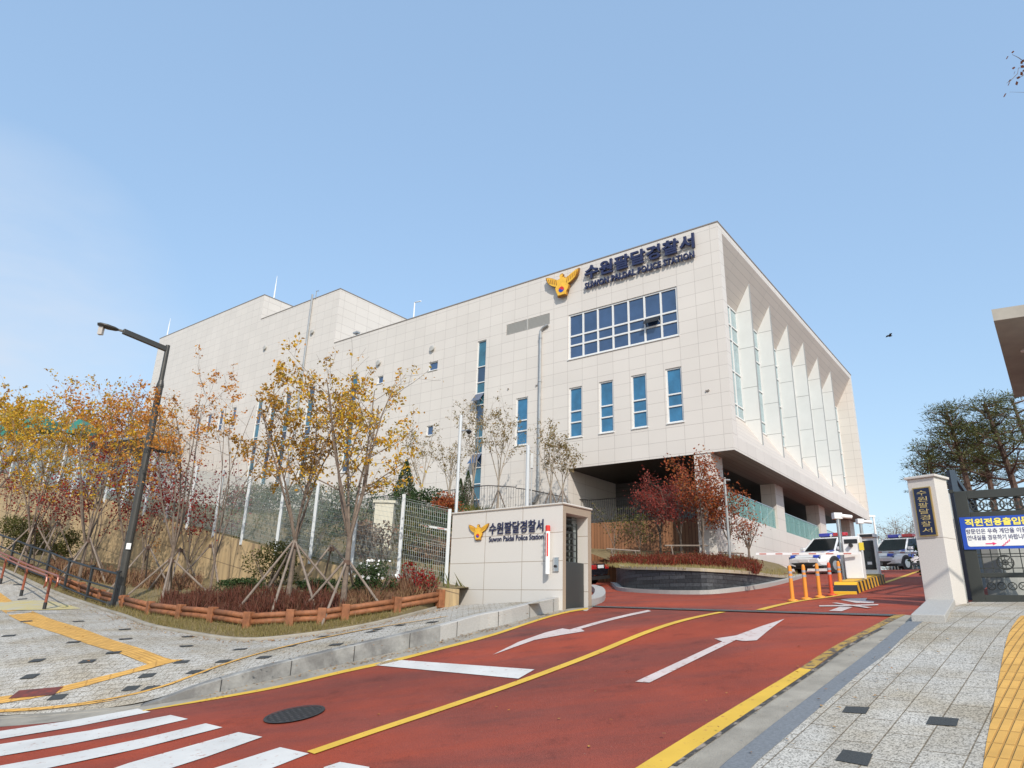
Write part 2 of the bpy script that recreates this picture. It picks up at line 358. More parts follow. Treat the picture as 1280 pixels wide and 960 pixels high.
def paving(name, rot, bw_, bh, off=.5):
    m = panel_mat(name, (.42, .40, .365), (0, 1), bw_, bh, 0, 0, mortar=.006, jcol=(.20, .17, .13), rough=.85, tint=.07, offset=off, speck=.0, rot=rot)
    Lk = m.node_tree.links; p = m.node_tree.nodes['Principled BSDF']
    t = nd(m, 'ShaderNodeTexCoord'); vo = nd(m, 'ShaderNodeTexVoronoi'); vo.inputs['Scale'].default_value = 95; Lk.new(t.outputs['Object'], vo.inputs['Vector'])
    sp = nd(m, 'ShaderNodeSeparateColor'); Lk.new(vo.outputs['Color'], sp.inputs[0])
    rp_ = nd(m, 'ShaderNodeValToRGB'); e = rp_.color_ramp.elements; e[0].position = .0; e[0].color = (.42, .41, .39, 1); e[1].position = 1; e[1].color = (1.35, 1.34, 1.30, 1)
    x = e.new(.22); x.color = (.62, .61, .58, 1); x = e.new(.45); x.color = (1.05, 1.03, 1.0, 1)
    Lk.new(sp.outputs[0], rp_.inputs[0])
    src = p.inputs['Base Color'].links[0].from_socket
    mm = nd(m, 'ShaderNodeMix', data_type='RGBA', blend_type='MULTIPLY'); mm.inputs[0].default_value = 1; Lk.new(src, mm.inputs[6]); Lk.new(rp_.outputs[0], mm.inputs[7])
    # weathering blotches
    n = nd(m, 'ShaderNodeTexNoise'); n.inputs['Scale'].default_value = 1.1; n.inputs['Detail'].default_value = 6; Lk.new(t.outputs['Object'], n.inputs['Vector'])
    r = nd(m, 'ShaderNodeValToRGB'); r.color_ramp.elements[0].position = .35; r.color_ramp.elements[0].color = (.80, .74, .64, 1); r.color_ramp.elements[1].position = .58; r.color_ramp.elements[1].color = (1, 1, 1, 1); Lk.new(n.outputs['Fac'], r.inputs[0])
    m2 = nd(m, 'ShaderNodeMix', data_type='RGBA', blend_type='MULTIPLY'); m2.inputs[0].default_value = 1; Lk.new(mm.outputs[2], m2.inputs[6]); Lk.new(r.outputs[0], m2.inputs[7])
    Lk.new(m2.outputs[2], p.inputs['Base Color'])
    return m
m_pavblk = mat('paver_black', (.045, .047, .045), .75, 0, .3, 70, bump=.3, bscale=90)
def tactile(name, rot):
    m = bpy.data.materials.new(name); m.use_nodes = True; Lk = m.node_tree.links; p = m.node_tree.nodes['Principled BSDF']
    t = nd(m, 'ShaderNodeTexCoord'); mpn = nd(m, 'ShaderNodeMapping'); mpn.inputs['Rotation'].default_value = (0, 0, rot); Lk.new(t.outputs['Object'], mpn.inputs[0])
    b = nd(m, 'ShaderNodeTexBrick'); b.offset = 0; b.inputs['Scale'].default_value = 1; b.inputs['Brick Width'].default_value = .30; b.inputs['Row Height'].default_value = .075; b.inputs['Mortar Size'].default_value = .011; b.inputs['Mortar Smooth'].default_value = .6
    b.inputs['Color1'].default_value = (.60, .33, .075, 1); b.inputs['Color2'].default_value = (.68, .38, .09, 1); b.inputs['Mortar'].default_value = (.47, .24, .05, 1)
    Lk.new(mpn.outputs[0], b.inputs['Vector'])
    n = nd(m, 'ShaderNodeTexNoise'); n.inputs['Scale'].default_value = 4; n.inputs['Detail'].default_value = 6; Lk.new(t.outputs['Object'], n.inputs['Vector'])
    r = nd(m, 'ShaderNodeMapRange'); r.inputs[1].default_value = .3; r.inputs[2].default_value = .7; r.inputs[3].default_value = .82; r.inputs[4].default_value = 1.05; Lk.new(n.outputs['Fac'], r.inputs[0])
    v = nd(m, 'ShaderNodeVectorMath', operation='SCALE'); Lk.new(b.outputs[0], v.inputs[0]); Lk.new(r.outputs[0], v.inputs['Scale']); Lk.new(v.outputs[0], p.inputs['Base Color'])
    bp = nd(m, 'ShaderNodeBump'); bp.invert = True; bp.inputs['Distance'].default_value = .01; bp.inputs['Strength'].default_value = .8; Lk.new(b.outputs['Fac'], bp.inputs['Height']); Lk.new(bp.outputs[0], p.inputs['Normal'])
    p.inputs['Roughness'].default_value = .8; MATS[name] = m; return m
def leafmat(name, cols, trans=.35, rough=.6):
    m = bpy.data.materials.new(name); m.use_nodes = True; N = m.node_tree.nodes; Lk = m.node_tree.links; N.clear()
    o = N.new('ShaderNodeOutputMaterial'); g = N.new('ShaderNodeNewGeometry'); r = N.new('ShaderNodeValToRGB')
    e = r.color_ramp.elements; n = len(cols)
    e[0].position = 0; e[0].color = (*cols[0], 1); e[1].position = 1; e[1].color = (*cols[-1], 1)
    for i in range(1, n-1): x = e.new(i/(n-1)); x.color = (*cols[i], 1)
    Lk.new(g.outputs['Random Per Island'], r.inputs[0])
    d = N.new('ShaderNodeBsdfPrincipled'); d.inputs['Roughness'].default_value = rough; d.inputs['Specular IOR Level'].default_value = .3; t = N.new('ShaderNodeBsdfTranslucent'); mx = N.new('ShaderNodeMixShader'); mx.inputs[0].default_value = trans
    Lk.new(r.outputs[0], d.inputs['Base Color']); Lk.new(r.outputs[0], t.inputs[0]); Lk.new(d.outputs[0], mx.inputs[1]); Lk.new(t.outputs[0], mx.inputs[2]); Lk.new(mx.outputs[0], o.inputs[0])
    MATS[name] = m; return m
lf_yel = leafmat('leaves_yellow', [(.60, .33, .02), (.74, .44, .03), (.42, .32, .04), (.58, .24, .02), (.34, .28, .05)])
lf_orange = leafmat('leaves_orange_brown', [(.55, .20, .035), (.66, .33, .04), (.42, .14, .03), (.60, .27, .06)])
lf_brown = leafmat('leaves_golden_brown', [(.50, .26, .02), (.38, .18, .02), (.60, .33, .03), (.28, .13, .02), (.30, .23, .04)])
lf_red = leafmat('leaves_dark_red', [(.20, .015, .015), (.32, .02, .015), (.12, .012, .015), (.40, .04, .02)])
lf_maple = leafmat('leaves_maple_red', [(.28, .06, .03), (.42, .11, .03), (.20, .045, .025), (.38, .16, .04)])
lf_hedge2 = leafmat('leaves_red_hedge', [(.20, .025, .02), (.14, .05, .025), (.28, .04, .02), (.12, .09, .03)])
lf_green = leafmat('leaves_olive', [(.09, .10, .025), (.13, .13, .03), (.06, .07, .02), (.20, .16, .04)])
lf_pine = leafmat('needles', [(.075, .10, .032), (.12, .125, .036), (.05, .07, .026), (.17, .14, .04)], .2)
lf_dkgreen = leafmat('leaves_dark_green', [(.03, .055, .018), (.05, .085, .022), (.02, .04, .015)], .2)
lf_hedge = leafmat('hedge_dark_red', [(.12, .035, .022), (.17, .06, .035), (.08, .03, .02), (.15, .075, .04)], .2)
lf_dry = leafmat('dry_stems', [(.26, .17, .10), (.20, .10, .06), (.32, .20, .10), (.14, .06, .04)], .2)
lf_grass = leafmat('grass_blades', [(.26, .20, .07), (.20, .17, .05), (.34, .26, .12), (.15, .14, .04)], .3)
lf_litter = leafmat('litter', [(.42, .17, .03), (.30, .14, .04), (.50, .27, .05), (.20, .09, .04)], .1)
lf_sparse = leafmat('leaves_pale_olive', [(.30, .22, .09), (.20, .18, .06), (.36, .24, .12), (.16, .12, .05)])

# ================================================================== POLICE STATION BUILDING (local x = depth, y = leftwards along the front, z up)
BLD = empty('office_building', CB, AZ, 'large pale stone police station with projecting upper floors, white side fins and dark lettering', 'building')
ZB, ZT = 8.82, 20.40
class LW:                                       # wall plane made of cells with rectangular holes
    def __init__(s, x, mi=0): s.x = x; s.holes = []; s.mi = mi
    def build(s, mb, y0, y1, z0, z1, deep=.16):
        ys = sorted({y0, y1, *[h[0] for h in s.holes], *[h[1] for h in s.holes]}); zs = sorted({z0, z1, *[h[2] for h in s.holes], *[h[3] for h in s.holes]})
        ys = [y for y in ys if y0 <= y <= y1]; zs = [z for z in zs if z0 <= z <= z1]
        for i in range(len(ys)-1):
            for j in range(len(zs)-1):
                cy, cz = (ys[i]+ys[i+1])/2, (zs[j]+zs[j+1])/2
                if any(h[0] < cy < h[1] and h[2] < cz < h[3] for h in s.holes): continue
                a, b, c, d = ys[i], ys[i+1], zs[j], zs[j+1]
                mb.add([(s.x, a, c), (s.x, a, d), (s.x, b, d), (s.x, b, c)], [(0, 1, 2, 3)], s.mi)
        for a, b, c, d in s.holes:
            X = s.x; Y = s.x+deep
            mb.add([(X, a, c), (X, b, c), (X, b, d), (X, a, d), (Y, a, c), (Y, b, c), (Y, b, d), (Y, a, d)], [(0, 4, 5, 1), (1, 5, 6, 2), (2, 6, 7, 3), (3, 7, 4, 0)], s.mi)
WINS = []   # (y0,y1,z0,z1, col fractions, row fractions, glass, open panes)
big = (2.32, 8.80, 14.86, 17.52)
WINS.append((*big, [i/7 for i in range(8)], [0, .30, .51, 1], m_glassblue, [(1, 1)]))
for a0, a1 in ((2.30, 3.14), (4.18, 5.02), (6.06, 6.89), (7.93, 8.75), (11.49, 12.33)):
    WINS.append((a0, a1, 10.46, 13.22, [0, 1], [0, .30, .52, 1], m_glasscyan, []))
WINS.append((14.72, 15.42, 6.9, 17.4, [0, 1], [0, .075, .16, .25, .33, .42, .51, .61, .68, .745, .84, 1], m_glassteal, [(0, 3), (0, 7)]))
for a0, a1, z0, z1 in ((18.71, 19.5, 16.25, 16.83), (23.80, 24.42, 11.95, 12.46), (18.76, 19.32, 11.95, 12.57), (23.80, 24.36, 16.25, 16.78)):
    WINS.append((a0, a1, z0, z1, [0, 1], [0, 1], m_glassblue, []))
WINS.append((26.48, 27.28, 10.40, 17.42, [0, 1], [0, .10, .20, .36, .46, .56, .72, .86, 1], m_glassteal, []))
for a0, a1 in ((31.3, 32.12), (34.2, 34.97), (36.1, 36.8), (38.0, 38.72)):
    WINS.append((a0, a1, 10.34, 17.38, [0, 1], [0, .09, .18, .36, .46, .56, .72, .86, 1], m_glassteal, []))
for a0, a1 in ((41.77, 42.4), (43.7, 44.36), (45.6, 46.3), (47.5, 48.1)):
    WINS.append((a0, a1, 15.6, 17.36, [0, 1], [0, .30, 1], m_glassblue, []))
wl = MB()
main = LW(0); main.holes = [w_[:4] for w_ in WINS if w_[0] < 29.6 and w_[2] > 8] + [(14.72, 15.42, 6.9, 17.4), (10.07, 13.2, 17.30, 17.98)]
main.holes = [h for i, h in enumerate(main.holes) if h not in main.holes[:i]]
hi = [h for h in main.holes]
m1 = LW(0); m1.holes = [h for h in hi if h[1] < 8.81]; m1.build(wl, 0, 8.81, ZB, ZT)
m2 = LW(0); m2.holes = [h for h in hi if h[0] > 8.81]; m2.build(wl, 8.81, 29.62, 5.2, ZT)
m3 = LW(0); m3.holes = [w_[:4] for w_ in WINS if w_[0] > 29.62 and w_[1] < 40.2]; m3.build(wl, 29.62, 40.14, 5.2, 24.9)
m4 = LW(0); m4.holes = [w_[:4] for w_ in WINS if w_[0] > 40.14]; m4.build(wl, 40.14, 58.45, 5.2, 27.22)
def q(mb, pts, mi=0): mb.add(pts, [tuple(range(len(pts)))], mi)
# right faces of the two taller blocks, left end, back
q(wl, [(0, 29.62, ZT-.3), (17, 29.62, ZT-.3), (17, 29.62, 24.9), (0, 29.62, 24.9)], 1)
q(wl, [(0, 40.14, 24.6), (17, 40.14, 24.6), (17, 40.14, 27.22), (0, 40.14, 27.22)], 1)
q(wl, [(0, 58.45, 5.2), (0, 58.45, 27.22), (27.9, 58.45, 27.22), (27.9, 58.45, 5.2)], 1)
q(wl, [(17, 29.62, ZT-.3), (17, 58.45, ZT-.3), (17, 58.45, 27.22), (17, 40.14, 27.22), (17, 40.14, 24.9), (17, 29.62, 24.9)])
q(wl, [(27.9, 0, ZB), (27.9, 58.45, ZB), (27.9, 58.45, ZT), (27.9, 0, ZT)])
q(wl, [(27.9, 4.2, 4.0), (27.9, 58.45, 4.0), (27.9, 58.45, ZB), (27.9, 4.2, ZB)])
# side face frame round the finned recess
b0, b1, z0, z1, DD = .53, 27.4, 9.50, 20.02, 1.25
zi0, zi1 = 11.5, 17.78
for (x0, x1, za, zb) in ((0, b0, ZB, ZT), (b1, 27.9, ZB, ZT), (b0, b1, ZB, z0), (b0, b1, z1, ZT)):
    q(wl, [(x0, 0, za), (x1, 0, za), (x1, 0, zb), (x0, 0, zb)], 1)
q(wl, [(b0, 0, z0), (b0, DD, z0), (b0, DD, z1), (b0, 0, z1)]); q(wl, [(b1, 0, z1), (b1, DD, z1), (b1, DD, z0), (b1, 0, z0)])
wo = wl.build('wall', [m_front, m_side], BLD)
rv = MB(); q(rv, [(b0, 0, z1), (b0, DD, zi1), (b1, DD, zi1), (b1, 0, z1)]); q(rv, [(b0, DD, zi0), (b0, 0, z0), (b1, 0, z0), (b1, DD, zi0)]); rv.build('sloped_reveal', m_slat, BLD)
# roofs and copings
rf = MB()
rf.box(.1, 27.8, .1, 29.6, ZT-.25, ZT-.12); rf.box(.1, 16.9, 29.7, 40.1, 24.5, 24.75); rf.box(.1, 16.9, 40.2, 58.4, 26.9, 27.05)
rf.build('roof', m_roof, BLD)
cp = MB()
for (x0, x1, y0, y1, z) in ((-.03, .25, -.03, 29.60, ZT), (.25, 27.93, -.03, .25, ZT), (-.03, .25, 29.59, 40.12, 24.9), (.25, 17, 29.59, 29.85, 24.9), (-.03, .25, 40.11, 58.48, 27.22), (.25, 17, 40.11, 40.36, 27.22)):
    cp.box(x0, x1, y0, y1, z+.002, z+.06)
cp.build('coping', m_coping, BLD)
# windows
def window(rect, cols, rows, glass, opens, X=0, deep=.11):
    y0, y1, z0, z1 = rect; W, H = y1-y0, z1-z0; t = .045 if W > 2 else (.026 if H > 4 or H < 1 else .035)
    mb = MB()
    xa, xb = X+deep-.06, X+deep+.05
    for i, c in enumerate(cols):
        y = y0+c*W; y = min(max(y, y0+t), y1-t); mb.box(xa, xb, y-t, y+t, z0+.002, z1-.002)
    for j, r in enumerate(rows):
        z = z0+r*H; z = min(max(z, z0+t), z1-t); mb.box(xa+.003, xb-.003, y0+.004, y1-.004, z-t, z+t)
    mb.box(X-.05, X+deep, y0-.04, y1+.04, z0-.05, z0-.004)
    o = mb.build('window', m_frame, BLD)
    g = MB()
    if H > 4 and W < 2:
        for j in range(len(rows)-1): g.box(X+deep, X+deep+.02, y0+.002, y1-.002, z0+.004+(H-.008)*rows[j], z0+.004+(H-.008)*rows[j+1], 1 if (j+int(y0)) % 3 != 2 else 0)
        g.build('pane', [m_glassnavy, m_glassteal], o)
    else:
        g.box(X+deep, X+deep+.02, y0+.002, y1-.002, z0+.004, z1-.004); g.build('pane', glass, o)
    for ci, ri in opens:
        ya, yb = y0+cols[ci]*W+t, y0+cols[ci+1]*W-t; za, zb = z0+rows[ri]*H+t, z0+rows[ri+1]*H-t
        # top-hung sash swung outwards
        L = zb-za; th = R_(38); s = MB()
        top = (X+deep-.07, zb); bot = (top[0]-L*math.sin(th), top[1]-L*math.cos(th))
        def P3(y, k, off): return (top[0]+(bot[0]-top[0])*k-off*math.cos(th), y, top[1]+(bot[1]-top[1])*k+off*math.sin(th)*-1)
        s.add([P3(ya, 0, 0), P3(yb, 0, 0), P3(yb, 1, 0), P3(ya, 1, 0), P3(ya, 0, .05), P3(yb, 0, .05), P3(yb, 1, .05), P3(ya, 1, .05)], [(0, 1, 2, 3), (7, 6, 5, 4), (0, 4, 5, 1), (1, 5, 6, 2), (2, 6, 7, 3), (3, 7, 4, 0)])
        for y in (ya+.03, yb-.03):
            s.bar((X+deep-.05, y, za+.1), P3(y, .8, 0), .02, .02, 1)
        s.build('open_sash', [m_black if ci == 1 else m_glassblue, m_steel], o)
for (a0, a1, za, zb, c, r, g, op) in WINS: window((a0, a1, za, zb), c, r, g, op)
lv = MB()
lv.box(.05, .16, 10.07, 13.2, 17.30, 17.98)
for k in range(9): lv.box(.01, .06, 10.1, 13.17, 17.33+k*.072, 17.37+k*.072)
lv.box(-.01, .07, 11.6, 11.68, 17.30, 17.98)
lv.build('louvre', m_louv, BLD)
# side glazing and fins
fins = [5.36, 8.83, 12.31, 15.78, 19.26, 22.74]
edges = [b0]+fins+[b1]
for i in range(len(edges)-1):
    xa = edges[i]+(.0 if i == 0 else .12); xb = edges[i+1]
    mb = MB(); t = .035; W = xb-xa
    xs_ = [xa+t, xb-t]+[xa+W*k for k in ((.2, .4, .6, .8) if i == 0 else (.33, .66))]
    for x in xs_: mb.box(x-t, x+t, DD-.04, DD+.06, zi0, zi1)
    for r in (0, .11, .40, .68, .82, 1):
        z = min(max(zi0+(zi1-zi0)*r, zi0+t), zi1-t); mb.box(xa+.003, xb-.003, DD-.037, DD+.057, z-t, z+t)
    o = mb.build('side_window', m_frame, BLD)
    g = MB(); g.box(xa, xb, DD+.01, DD+.03, zi0, zi1); g.build('pane', m_glassside, o)
sl_t = (z1-zi1)/DD; sl_b = (zi0-z0)/DD
for x in fins:
    mb = MB(); D2 = .40
    poly = [(D2, z0+sl_b*D2+.0), (DD-.045, zi0-.045*sl_b-.01+.0), (DD-.045, zi1+.045*sl_t), (D2, z1-sl_t*D2)]
    mb.prism(poly, lambda p, qq, d: (d, p, qq), x, x+.12, 0)
    fo = mb.build('fin', m_fin, BLD)
    j = MB()
    for z in (11.55, 13.35, 15.6, 17.74): j.box(x-.004, x+.124, D2-.004, DD-.05, z-.014, z+.014)
    j.box(x-.006, x+.126, D2-.006, D2+.015, z0+sl_b*D2+.03, z1-sl_t*D2-.03)
    j.build('panel_joint', m_jnt, fo)
# letters, emblem
def text_mesh(s, size, ext, mt, name, parent, fnmap, bold=.012, align='LEFT', fit=None, spacing=1.0):
    cu = bpy.data.curves.new('txt', 'FONT'); cu.body = s; cu.size = size; cu.extrude = ext/2; cu.offset = bold; cu.align_x = align; cu.resolution_u = 3; cu.space_character = spacing
    ob = bpy.data.objects.new('txt', cu); COL.objects.link(ob); bpy.context.view_layer.update()
    me = bpy.data.meshes.new_from_object(ob.evaluated_get(bpy.context.evaluated_depsgraph_get())); COL.objects.unlink(ob); bpy.data.objects.remove(ob)
    xs = [v.co.x for v in me.vertices]; ys = [v.co.y for v in me.vertices]
    if fit and xs:
        x0, x1, y0, y1 = min(xs), max(xs), min(ys), max(ys)
        for v in me.vertices: v.co.x = (v.co.x-x0)/(x1-x0)*fit[0]; v.co.y = (v.co.y-y0)/(y1-y0)*fit[1]
    for v in me.vertices: v.co = Vector([float(c) for c in fnmap(v.co.x, v.co.y, v.co.z)])
    me.materials.clear(); me.materials.append(mt)
    o = bpy.data.objects.new(name, me); COL.objects.link(o); o.parent = parent; return o
EAG = [(0, .80), (.07, .93), (.02, 1.0), (-.10, .98), (-.16, .90), (-.12, .80), (-.15, .72), (-.30, .70), (-.55, .86), (-.80, .98), (-1.0, 1.02), (-.97, .86), (-.90, .72), (-.80, .58), (-.66, .47), (-.50, .38), (-.37, .33), (-.42, .22), (-.36, .02), (-.27, -.08), (-.27, -.28), (.27, -.28), (.27, -.08), (.36, .02), (.42, .22), (.37, .33), (.50, .38), (.66, .47), (.80, .58), (.90, .72), (.97, .86), (1.0, 1.02), (.80, .98), (.55, .86), (.30, .70), (.15, .72), (.12, .80)]
def emblem(parent, fnmap, d):                   # fnmap(x, y, depth)
    mb = MB(); n = len(EAG)
    mb.prism(EAG[::-1], fnmap, 0, d, 0)
    ins = [(x*.93, .3+(y-.3)*.92) for x, y in EAG]
    mb.prism(ins[::-1], fnmap, d, d*1.25, 1)
    for s_ in (-1, 1):                          # wing feather relief
        for k in range(6):
            x = s_*(.28+.11*k); mb.prism([(x, .40+.055*k), (x+s_*.02, .40+.055*k), (x+s_*.08, .72+.035*k), (x+s_*.06, .72+.035*k)][::s_], fnmap, d*1.24, d*1.45, 0)
    mb.prism([(-.30, -.02), (0, .40), (.30, -.02), (.20, -.22), (-.20, -.22)][::-1], fnmap, d*1.2, d*1.5, 1)
    e = mb.build('emblem', [m_golddk, m_gold], parent)
    def disc(mt, half, nm):
        b = MB(); pts = []
        for k in range(0, 13):
            a = math.pi*k/12+(0 if half else math.pi)
            pts.append((.155*math.cos(a), .07+.155*math.sin(a)))
        # s-curve boundary
        s = [(-.155+.31*k/12, .07+.055*math.sin(2*math.pi*k/12)) for k in range(13)]
        pts += s[1:-1] if half else s[1:-1][::-1]
        b.prism(pts[::-1], fnmap, d*1.5, d*1.62); return b.build(nm, mt, e)
    disc(m_red, True, 'red_half'); disc(m_blue, False, 'blue_half')
    return e
emblem(BLD, lambda x, y, d: (-.12-d, 9.06-x*1.14, 18.98+y*1.12), .14)
lm = lambda x, y, z: (-.14+z*1.0 - .0, 7.60-x, 19.25+y)
text_mesh('수원팔달경찰서', 1, .12, m_navy, 'korean_lettering', BLD, lambda x, y, z: (-.16-z, 7.60-x, 19.27+y), .030, fit=(6.43, .84), spacing=1.06)
text_mesh('SUWON PALDAL POLICE STATION', 1, .09, m_navy, 'english_lettering', BLD, lambda x, y, z: (-.13-z, 7.62-x, 18.74+y), .030, fit=(6.39, .37), spacing=1.1)
lr = MB()
for z in (19.62, 19.38): lr.box(-.07, -.05, 1.2, 7.6, z-.012, z+.012)
lr.box(-.07, -.05, 1.2, 7.6, 18.86, 18.885)
for k in range(8): lr.box(-.06, 0, 1.3+k*.88, 1.33+k*.88, 18.8, 18.83); lr.box(-.06, 0, 1.3+k*.88, 1.33+k*.88, 19.6, 19.63)
lr.build('letter_rail', m_jnt, BLD)
# vents, pipes, lightning rods
for a_, z_ in ((38.75, 21.98), (32.47, 21.97), (24.34, 17.77), (19.24, 17.74)):
    v = MB(); v.tube([(0, a_, z_), (-.10, a_, z_)], [.17, .17], 18); v.tube([(-.08, a_, z_+.01), (-.13, a_, z_+.02), (-.15, a_, z_+.02)], [.21, .20, .12], 18); v.build('round_vent', m_louv, BLD, smooth=False)
dk = MB()
p = MB(); p.tube([(-.1, 10.62, 7.6), (-.1, 10.62, 16.95), (-.1, 10.45, 17.12), (-.1, 10.1, 17.22)], .075, 10)
for z in (8.5, 11.2, 13.9, 16.5): p.tube([(-.1, 10.62, z), (-.1, 10.62, z+.12)], .10, 10)
p.tube([(-.1, 10.62, 7.6), (-.1, 10.85, 7.25), (-.1, 11.05, 7.15), (-.1, 11.1, 6.3)], .09, 10); p.build('downpipe', m_pipe, BLD)
p = MB(); p.tube([(-.1, 33.0, 10.0), (-.1, 33.0, 25.3)], .08, 8); p.build('downpipe', m_pipe, BLD)
for (x, y, z, h) in ((.4, 57.9, 27.2, 2.3), (1.2, 40.6, 27.2, 2.5)):
    r = MB(); r.tube([(x, y, z), (x, y, z+h*.6), (x, y, z+h)], [.07, .05, .015], 8); r.build('lightning_rod', m_white, BLD)
r = MB(); r.tube([(.5, 21.8, ZT), (.5, 21.8, ZT+1.5), (.5, 21.2, ZT+1.45)], .05, 8); r.build('roof_lamp', m_white, BLD)
r = MB(); r.tube([(-.05, 32.6, 24.9), (-.05, 32.6, 25.5), (-.05, 32.3, 25.45)], .04, 6); r.tube([(.3, 27.5, ZT), (.3, 27.5, ZT+.5)], .05, 6); r.box(.15, .45, 27.3, 27.75, ZT+.4, ZT+.52); r.build('roof_fitting', m_pipe, BLD)
for a_, z_ in ((12.9, 13.9), (10.9, 13.75), (1.1, 11.75), (1.0, 11.76)):
    r = MB(); r.tube([(0, a_, z_), (-.06, a_, z_)], .045, 8); r.build('wall_fitting', m_coping, BLD)
# soffit and ground storey
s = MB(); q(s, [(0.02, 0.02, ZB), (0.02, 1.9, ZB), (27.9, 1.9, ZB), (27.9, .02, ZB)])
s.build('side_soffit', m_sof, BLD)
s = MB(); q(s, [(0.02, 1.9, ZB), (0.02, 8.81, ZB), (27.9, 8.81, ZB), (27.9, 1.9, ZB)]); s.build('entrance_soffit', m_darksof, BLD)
FL = 6.22
for x0, x1 in ((.04, 1.42), (9.1, 10.5), (17.95, 19.4), (26.3, 27.7)):
    c = MB(); c.box(x0, x1, 1.12, 1.92, FL-2.5, ZB-.002); c.build('column', m_front, BLD)
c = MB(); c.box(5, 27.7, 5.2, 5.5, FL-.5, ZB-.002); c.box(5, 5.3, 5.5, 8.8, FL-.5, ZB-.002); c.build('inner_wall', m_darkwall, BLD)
c = MB(); q(c, [(0, 8.80, 5.2), (0, 8.80, ZB), (12.3, 8.80, ZB), (12.3, 8.80, 5.2)]); c.build('passage_wall', m_side, BLD)
c = MB(); c.box(1.42, 27.8, 1.10, 1.40, 3.2, 6.32); c.build('podium_wall', m_whitewall, BLD)
c = MB(); c.box(2.9, 27.8, 1.41, 8.78, FL-.3, FL); c.build('podium_floor', m_gran, BLD)
m_gl = bpy.data.materials.new('glass_rail'); m_gl.use_nodes = True
pp = m_gl.node_tree.nodes['Principled BSDF']; pp.inputs['Base Color'].default_value = (.25, .52, .46, 1); pp.inputs['Alpha'].default_value = .38; pp.inputs['Roughness'].default_value = .08
for x0, x1 in ((1.5, 9.05), (10.55, 17.9), (19.45, 26.25)):
    n = 7; g = MB(); ps = MB()
    for k in range(n):
        xa = x0+(x1-x0)*k/n; xb = x0+(x1-x0)*(k+1)/n; g.box(xa+.03, xb-.03, 1.22, 1.235, 6.33, 7.40)
        ps.box(xb-.03, xb+.03, 1.25, 1.31, 6.33, 7.3)
    ps.box(x0, x1, 1.205, 1.25, 7.40, 7.44)
    go = g.build('glass_balustrade', m_gl, BLD); ps.build('balustrade_post', m_steel, go)
# railing on the wood wall and wood-look wall under the passage opening
wd = panel_mat('wood_cladding', (.26, .13, .07), (1, 2), .16, 6, 0, 0, mortar=.008, jcol=(.12, .06, .03), tint=.14, speck=.1)
# ================================================================== GROUND, ROAD, PAVEMENTS
def P(u, v, fn=R): return G(u, v, fn)
# left kerb: bottom line follows the driveway surface (image stations -> ground survey)
kb = [P(*c) for c in ((-260, 905), (-60, 902), (90, 893), (175, 884), (250, 871), (345, 849), (430, 830), (490, 816), (550, 802), (600, 788), (640, 779), (704, 762))]
kh = [.012, .012, .012, .02, .16, .22, .25, .26, .27, .28, .28, .28]
kbs = smooth_line([np.array([p[0], p[1], h]) for p, h in zip(kb, kh)], 4)
def offset_line(pts, d):
    o = []
    for i, p in enumerate(pts):
        t = pts[min(i+1, len(pts)-1)][:2]-pts[max(i-1, 0)][:2]; t = t/np.linalg.norm(t); o.append(np.array([p[0]-t[1]*d, p[1]+t[0]*d]))
    return o
k_in = offset_line(kbs, .17)
# sidewalk surface on the left
Lc = [(*k_in[i], R(*k_in[i])+kbs[i][2]-.004) for i in range(0, len(kbs), 3)]
for u, v, y in ((143, 765, 18.5), (10, 712, 24.5), (563, 758, 16.6), (300, 801, 14.2), (109, 827, 12.0), (0, 765, 17.2), (-200, 650, 36), (230, 785, 15.6), (440, 783, 15.2), (-120, 780, 17)):
    p = at(u, v, y); Lc.append(tuple(p))
Lc += [(-13, 10.8, .04), (-20, 12, .12), (-34, 16, .5), (-40, 26, 2.2)]
Lw = tps(Lc)
def bedf(x, y): return _bed(x, y)
edge_px = [(-60, 690), (0, 712), (50, 735), (100, 754), (143, 768), (180, 782), (225, 791), (300, 801), (362, 797), (440, 786), (500, 773), (556, 758)]
bed_edge = smooth_line([P(u, v, Lw)[:2] for u, v in edge_px], 4)
# fence line, parallel to the building front
FA_ = np.array([-1.35, 16.55]); FD = np.array([-.765, .644])
def fence_pt(u, v):                              # point of the fence plane seen at (u, v)
    d = ray(u, v); n = np.array([FD[1], -FD[0], 0]); p0 = np.array([*FA_, 0]); t = ((p0-EYEP)@n)/(d@n); return EYEP+d*t
fbase = [fence_pt(u, v) for u, v in ((563, 736), (497, 727), (439, 711.5), (387.5, 698), (345, 687), (302, 675), (267, 666), (234, 657), (207, 648), (180, 640), (152, 631), (131, 624), (111, 619), (89, 617), (71, 612), (54, 607), (40, 602), (26, 598), (12, 594), (-3, 590), (-20, 585))]
Bc = [(*bed_edge[i], Lw(*bed_edge[i])+.02) for i in range(0, len(bed_edge), 4)]
for u, v in ((540, 735), (470, 728), (400, 727), (300, 726), (250, 722), (190, 712), (100, 700), (20, 690)):
    d = ray(u, v); p = fence_pt(u, v); Bc.append(tuple(p))
_bed = tps(Bc)
